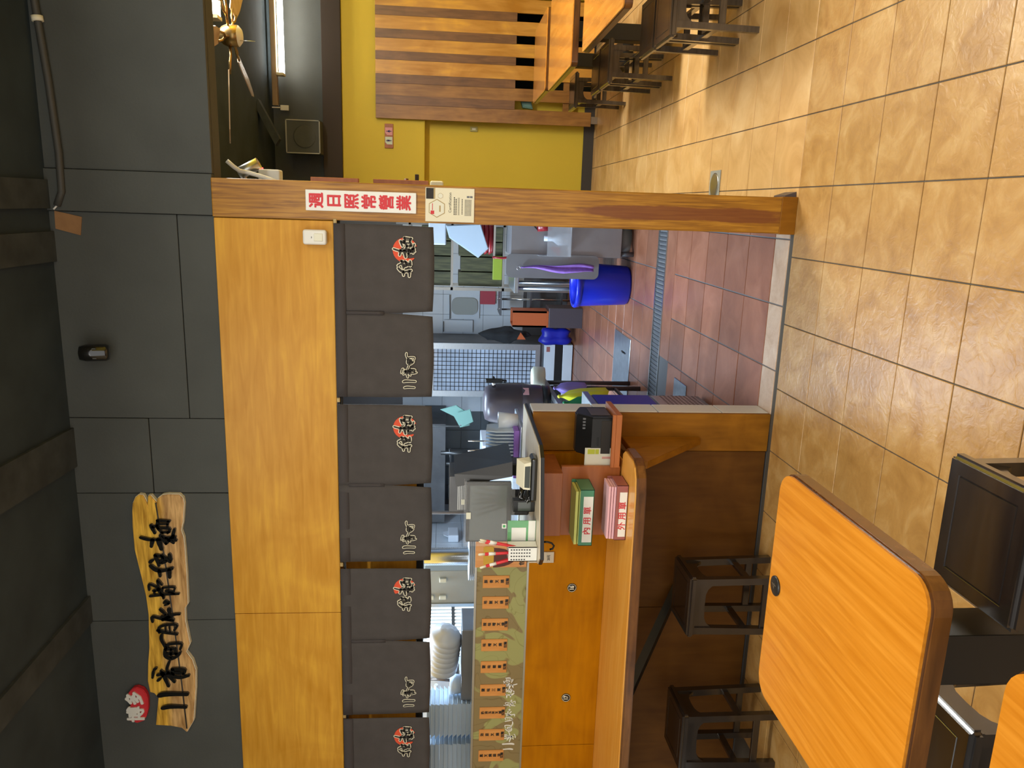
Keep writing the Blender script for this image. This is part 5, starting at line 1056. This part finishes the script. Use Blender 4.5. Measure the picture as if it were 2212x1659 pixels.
X['pinkt'] = mat('pink_tile_print', (.72, .32, .34), .5); X['mintt'] = mat('pale_green_tile_print', (.62, .70, .55), .5); X['navy'] = mat('navy_print', (.03, .02, .12), .6)
for x0, x1, m, fig in ((.545, .618, 'pinkt', 1), (.455, .528, 'mintt', 0)):
    t_ = MB().prism([(x0, 2.078), (x1, 2.078), (x1, 2.150), (x0 + .02, 2.150), (x0, 2.13)], (0, 4.8655, 0), (1, 0, 0), (0, 0, 1), .0015).build('pictogram_tile', m, ws)
    c = (x0 + x1) / 2
    f = MB().lathe([(0, 0), (.0055, .0055), (0, .011)], (c, 4.8635, 2.131), 10)
    if fig: f.prism([(c - .003, 2.13), (c + .003, 2.13), (c + .013, 2.105), (c - .013, 2.105)], (0, 4.8638, 0), (1, 0, 0), (0, 0, 1), .001)
    else: f.prism([(c - .009, 2.13), (c + .009, 2.13), (c + .007, 2.105), (c - .007, 2.105)], (0, 4.8638, 0), (1, 0, 0), (0, 0, 1), .001)
    f.box(c - .005, c - .001, 4.8627, 4.8638, 2.087, 2.106).box(c + .001, c + .005, 4.8627, 4.8638, 2.087, 2.106)
    f.build('pictogram', 'navy', t_)
sw = solo(MB().box(.622, .672, 4.985, 5.0, 1.215, 1.292, bev=.003), 'light_switch', 'yel2', 'pale light switch low on the yellow recess wall beside the slats', 'switch')
MB().box(.637, .657, 4.981, 4.986, 1.235, 1.272, bev=.001, seg=1).build('rocker', 'creamp', sw)
# loudspeaker high on the far wall
lsx = solo(MB().box(.318, .632, 4.585, 4.79, 2.752, 3.078, bev=.004), 'wall_loudspeaker', 'black', 'square black loudspeaker with a pale rim high on the far black wall', 'loudspeaker')
for b_ in ((.318, .632, 2.752, 2.762), (.318, .632, 3.068, 3.078), (.318, .328, 2.752, 3.078), (.622, .632, 2.752, 3.078)):
    MB().box(b_[0], b_[1], 4.578, 4.586, b_[2], b_[3]).build('rim', 'beige', lsx)
MB().lathe([(0, 0), (.04, .0), (.095, .006), (.105, .004), (.105, 0)], mtx=Matrix.Translation((.475, 4.5848, 2.90)) @ Matrix.Rotation(R_(90), 4, 'X')).build('cone', 'black', lsx)
MB().box(.42, .53, 4.79, 4.9, 2.88, 2.95).build('wall_bracket', 'ink', lsx)
# fluorescent fittings
X['tubeg'] = mat('glowing_tube', (1, 1, 1), .5, emit=(1.0, .965, .88), es=16.0)
X['fit'] = mat('aged_brass_fitting', (.30, .20, .10), .35, metal=.3)
def fitting(name_label, x0, x1, y, z, tx0, tx1):
    t = thing('fluorescent_fitting', name_label, 'lamp', ((x0 + x1) / 2, y, z), 'fluorescent fittings in the back room')
    MB().box(x0, x1, y - .035, y + .035, z + .055, z + .105, bev=.004).build('housing', 'fit', t)
    for k in (-.034, .034):
        MB().tube([(tx0, y + k, z + .012), (tx1, y + k, z + .012)], .021, 12).build('tube', 'tubeg', t)
    for x in (tx0 - .012, tx1 + .012): MB().box(x - .012, x + .012, y - .056, y + .056, z - .012, z + .056, bev=.002).build('end_cap', 'creamp', t)
    return t
fitting('fluorescent fitting with a bright tube along the far black wall', .76, 2.35, 4.70, 3.105, 1.06, 2.28)
fitting('fluorescent fitting nearer the ceiling fan, only its end in view', .66, 2.35, 2.30, 3.045, 1.045, 2.28)
cw = solo(MB().tube([(.76, 4.84, 3.17), (.76, 4.84, 3.45)], .006, 8).box(.735, .785, 4.83, 4.845, 3.09, 3.17, bev=.003), 'wall_conduit', 'white', 'thin white conduit dropping to a small box at the end of the lit tube', 'conduit')
solo(MB().quadprism([(.36, 4.2, 3.10), (.42, 4.2, 3.06), (.42, 4.3, 3.06), (.36, 4.3, 3.10)], [(.72, 4.2, 3.28), (.76, 4.2, 3.24), (.76, 4.3, 3.24), (.72, 4.3, 3.28)]), 'roof_brace', 'beam', 'sloping dark timber brace under the back room ceiling', 'brace')
# ceiling fan
fx, fy, fz = .80, 1.62, 2.80
fn = thing('ceiling_fan', 'brass ceiling fan with blades paled by tube light in the back room', 'ceiling fan', (fx, fy, fz))
X['brass'] = mat('antique_brass', (.42, .27, .10), .25, metal=.9)
MB().lathe([(0, -.065), (.04, -.062), (.060, -.045), (.062, .01), (.05, .04), (.035, .055), (.035, .10), (.055, .11), (.055, .16), (.015, .17), (.015, .40), (.06, .42), (.06, .45), (0, .45)], (fx, fy, fz), 28).build('motor', 'brass', fn)
MB().lathe([(0, -.068), (.038, -.065), (.058, -.048)], (fx, fy, fz - .003), 28).build('bottom_cap', 'white', fn)
MB().tube([(fx - .03, fy - .03, fz - .06), (fx - .03, fy - .03, fz - .15)], .0018, 6).build('pull_chain', 'rail', fn)
X['blade'] = wood('lamplit_varnished_blade', (.42, .30, .19), (.60, .46, .32), 'X', 4, 8, .16, .8)  # blade colour paled to carry the reflected tube light
for k in range(5):
    a = R_(186 + 72 * k)
    mt = Matrix.Translation((fx, fy, fz + .01)) @ Matrix.Rotation(a, 4, 'Z') @ Matrix.Rotation(R_(-14), 4, 'X')
    b = MB().prism([(.20, -.040), (.30, -.055), (.54, -.060), (.60, -.03), (.612, .0), (.60, .03), (.54, .060), (.30, .055), (.20, .040)], (0, 0, -.003), *XY, .006)
    bmesh.ops.transform(b.bm, matrix=mt, verts=b.bm.verts); o = b.build('blade', 'blade', fn)
    c = MB().tube([(.06, 0, -.01), (.11, .0, -.012), (.15, .02, -.008), (.21, .025, -.006)], .008, 8).tube([(.11, .0, -.012), (.15, -.02, -.008), (.21, -.025, -.006)], .007, 8)
    bmesh.ops.transform(c.bm, matrix=mt, verts=c.bm.verts); c.build('blade_arm', 'brass', fn)
# fittings on the passage side of the partition, right behind the pillar
rt = thing('router', 'white router box with a red light standing out beyond the top of the pillar', 'router', (-.02, .5, 2.36))
MB().box(-.069, .012, .44, .52, 2.302, 2.40, bev=.008, seg=3).build('body', 'white', rt)
for k in range(2): MB().box(.0 - .028 * k - .012, .0 - .028 * k - .006, .4585, .4605, 2.365, 2.412).build('slot', 'steeld', rt)
X['led'] = mat('red_led', (.3, 0, 0), .5, emit=(1, .05, .04), es=6)
MB().lathe([(0, 0), (.005, .0), (.003, .008), (0, .009)], mtx=Matrix.Translation((.0125, .50, 2.392)) @ Matrix.Rotation(R_(90), 4, 'Y'), seg=10).build('light', 'led', rt)
MB().box(.012, .024, .49, .505, 2.408, 2.415).build('antenna_stub', 'white', rt)
MB().box(-.02, .0, .4585, .4605, 2.312, 2.32).build('label', 'mustard', rt)
cc = thing('security_camera', 'small grey bullet camera beyond the top of the pillar beside the router', 'camera', (-.02, .45, 2.47))
mt = Matrix.Translation((.0, .50, 2.475)) @ Matrix.Rotation(R_(12), 4, 'X') @ Matrix.Rotation(R_(28), 4, 'Y') @ Matrix.Rotation(R_(180), 4, 'X')
MB().lathe([(0, 0), (.026, 0), (.028, .01), (.028, .105), (.024, .105), (.022, .09), (0, .09)], mtx=Matrix.Translation((-.01, .50, 2.50)) @ Matrix.Rotation(R_(152), 4, 'Y') @ Matrix.Rotation(R_(0), 4, 'X'), seg=24).build('body', 'rail', cc)
MB().lathe([(0, .091), (.014, .091), (.010, .10), (0, .102)], mtx=Matrix.Translation((-.01, .50, 2.50)) @ Matrix.Rotation(R_(152), 4, 'Y'), seg=16).build('lens', 'gloss', cc)
MB().tube([(-.069, .5, 2.48), (-.01, .5, 2.47)], .008, 8).build('arm', 'rail', cc)
solo(MB().tube([(.035, .25, 2.487), (.012, .26, 2.462), (-.005, .27, 2.44), (-.012, .27, 2.40), (-.022, .27, 2.36), (-.036, .26, 2.31), (-.05, .25, 2.27)], .010, 8), 'white_cable', 'white', 'thick pale cable sweeping down over the top of the pillar', 'cable')
hw_ = thing('wall_shelf_box', 'orange-brown board box fixed beyond the pillar beside the white sign', 'shelf box', (-.03, 1.0, 1.63))
MB().box(-.069, .001, .98, 1.30, 1.627, 1.921, bev=.002, seg=1).build('box', 'orange', hw_)
MB().box(-.065, -.02, .25, .29, 1.92, 2.13, bev=.002, seg=1).build('upper_board', 'orange', hw_)
solo(MB().box(-.069, .045, 1.32, 1.36, 1.690, 1.712, bev=.003), 'door_closer', 'darkp', 'small dark metal box sticking out beyond the orange-brown board box', 'latch')
solo(MB().lathe([(0, 0), (.018, 0), (.018, .03), (0, .03)], mtx=Matrix.Translation((-.069, 1.34, 1.762)) @ Matrix.Rotation(R_(90), 4, 'Y'), seg=16).lathe([(0, .03), (.012, .03), (.012, .088), (0, .09)], mtx=Matrix.Translation((-.069, 1.34, 1.762)) @ Matrix.Rotation(R_(90), 4, 'Y'), seg=16), 'bell_push', 'maroon', 'dark red bell push beyond the orange-brown board box', 'bell')
solo(MB().box(-.069, .0, .9, .96, 1.545, 1.615, bev=.01, seg=3), 'switch_box', 'creamp', 'cream switch box peeping out beside the certificate', 'switch')
# floor fittings in the passage
dcv = solo(MB().box(-.045, .117, 1.005, 1.175, .0008, .004, bev=.001, seg=1), 'drain_plate', 'beige', 'square metal drain plate set in the passage floor behind the pillar', 'drain')
MB().lathe([(0, 0), (.068, 0), (.068, .002), (.060, .0035), (0, .0035)], (.036, 1.09, .004), 30).build('cover', 'rail', dcv)
solo(MB().prism([(.0, .0), (.0, .018), (.075, .055), (.085, .0)], (-.0405, .0, 0), (0, 1, 0), (0, 0, 1), .016) if False else MB().quadprism([(-.041, .02, .0006), (-.018, .02, .0006), (-.018, .14, .0006), (-.041, .14, .0006)], [(-.041, .02, .05), (-.035, .02, .05), (-.035, .14, .05), (-.041, .14, .05)]), 'door_wedge', 'barrel', 'dark rubber wedge against the foot of the pillar', 'wedge')
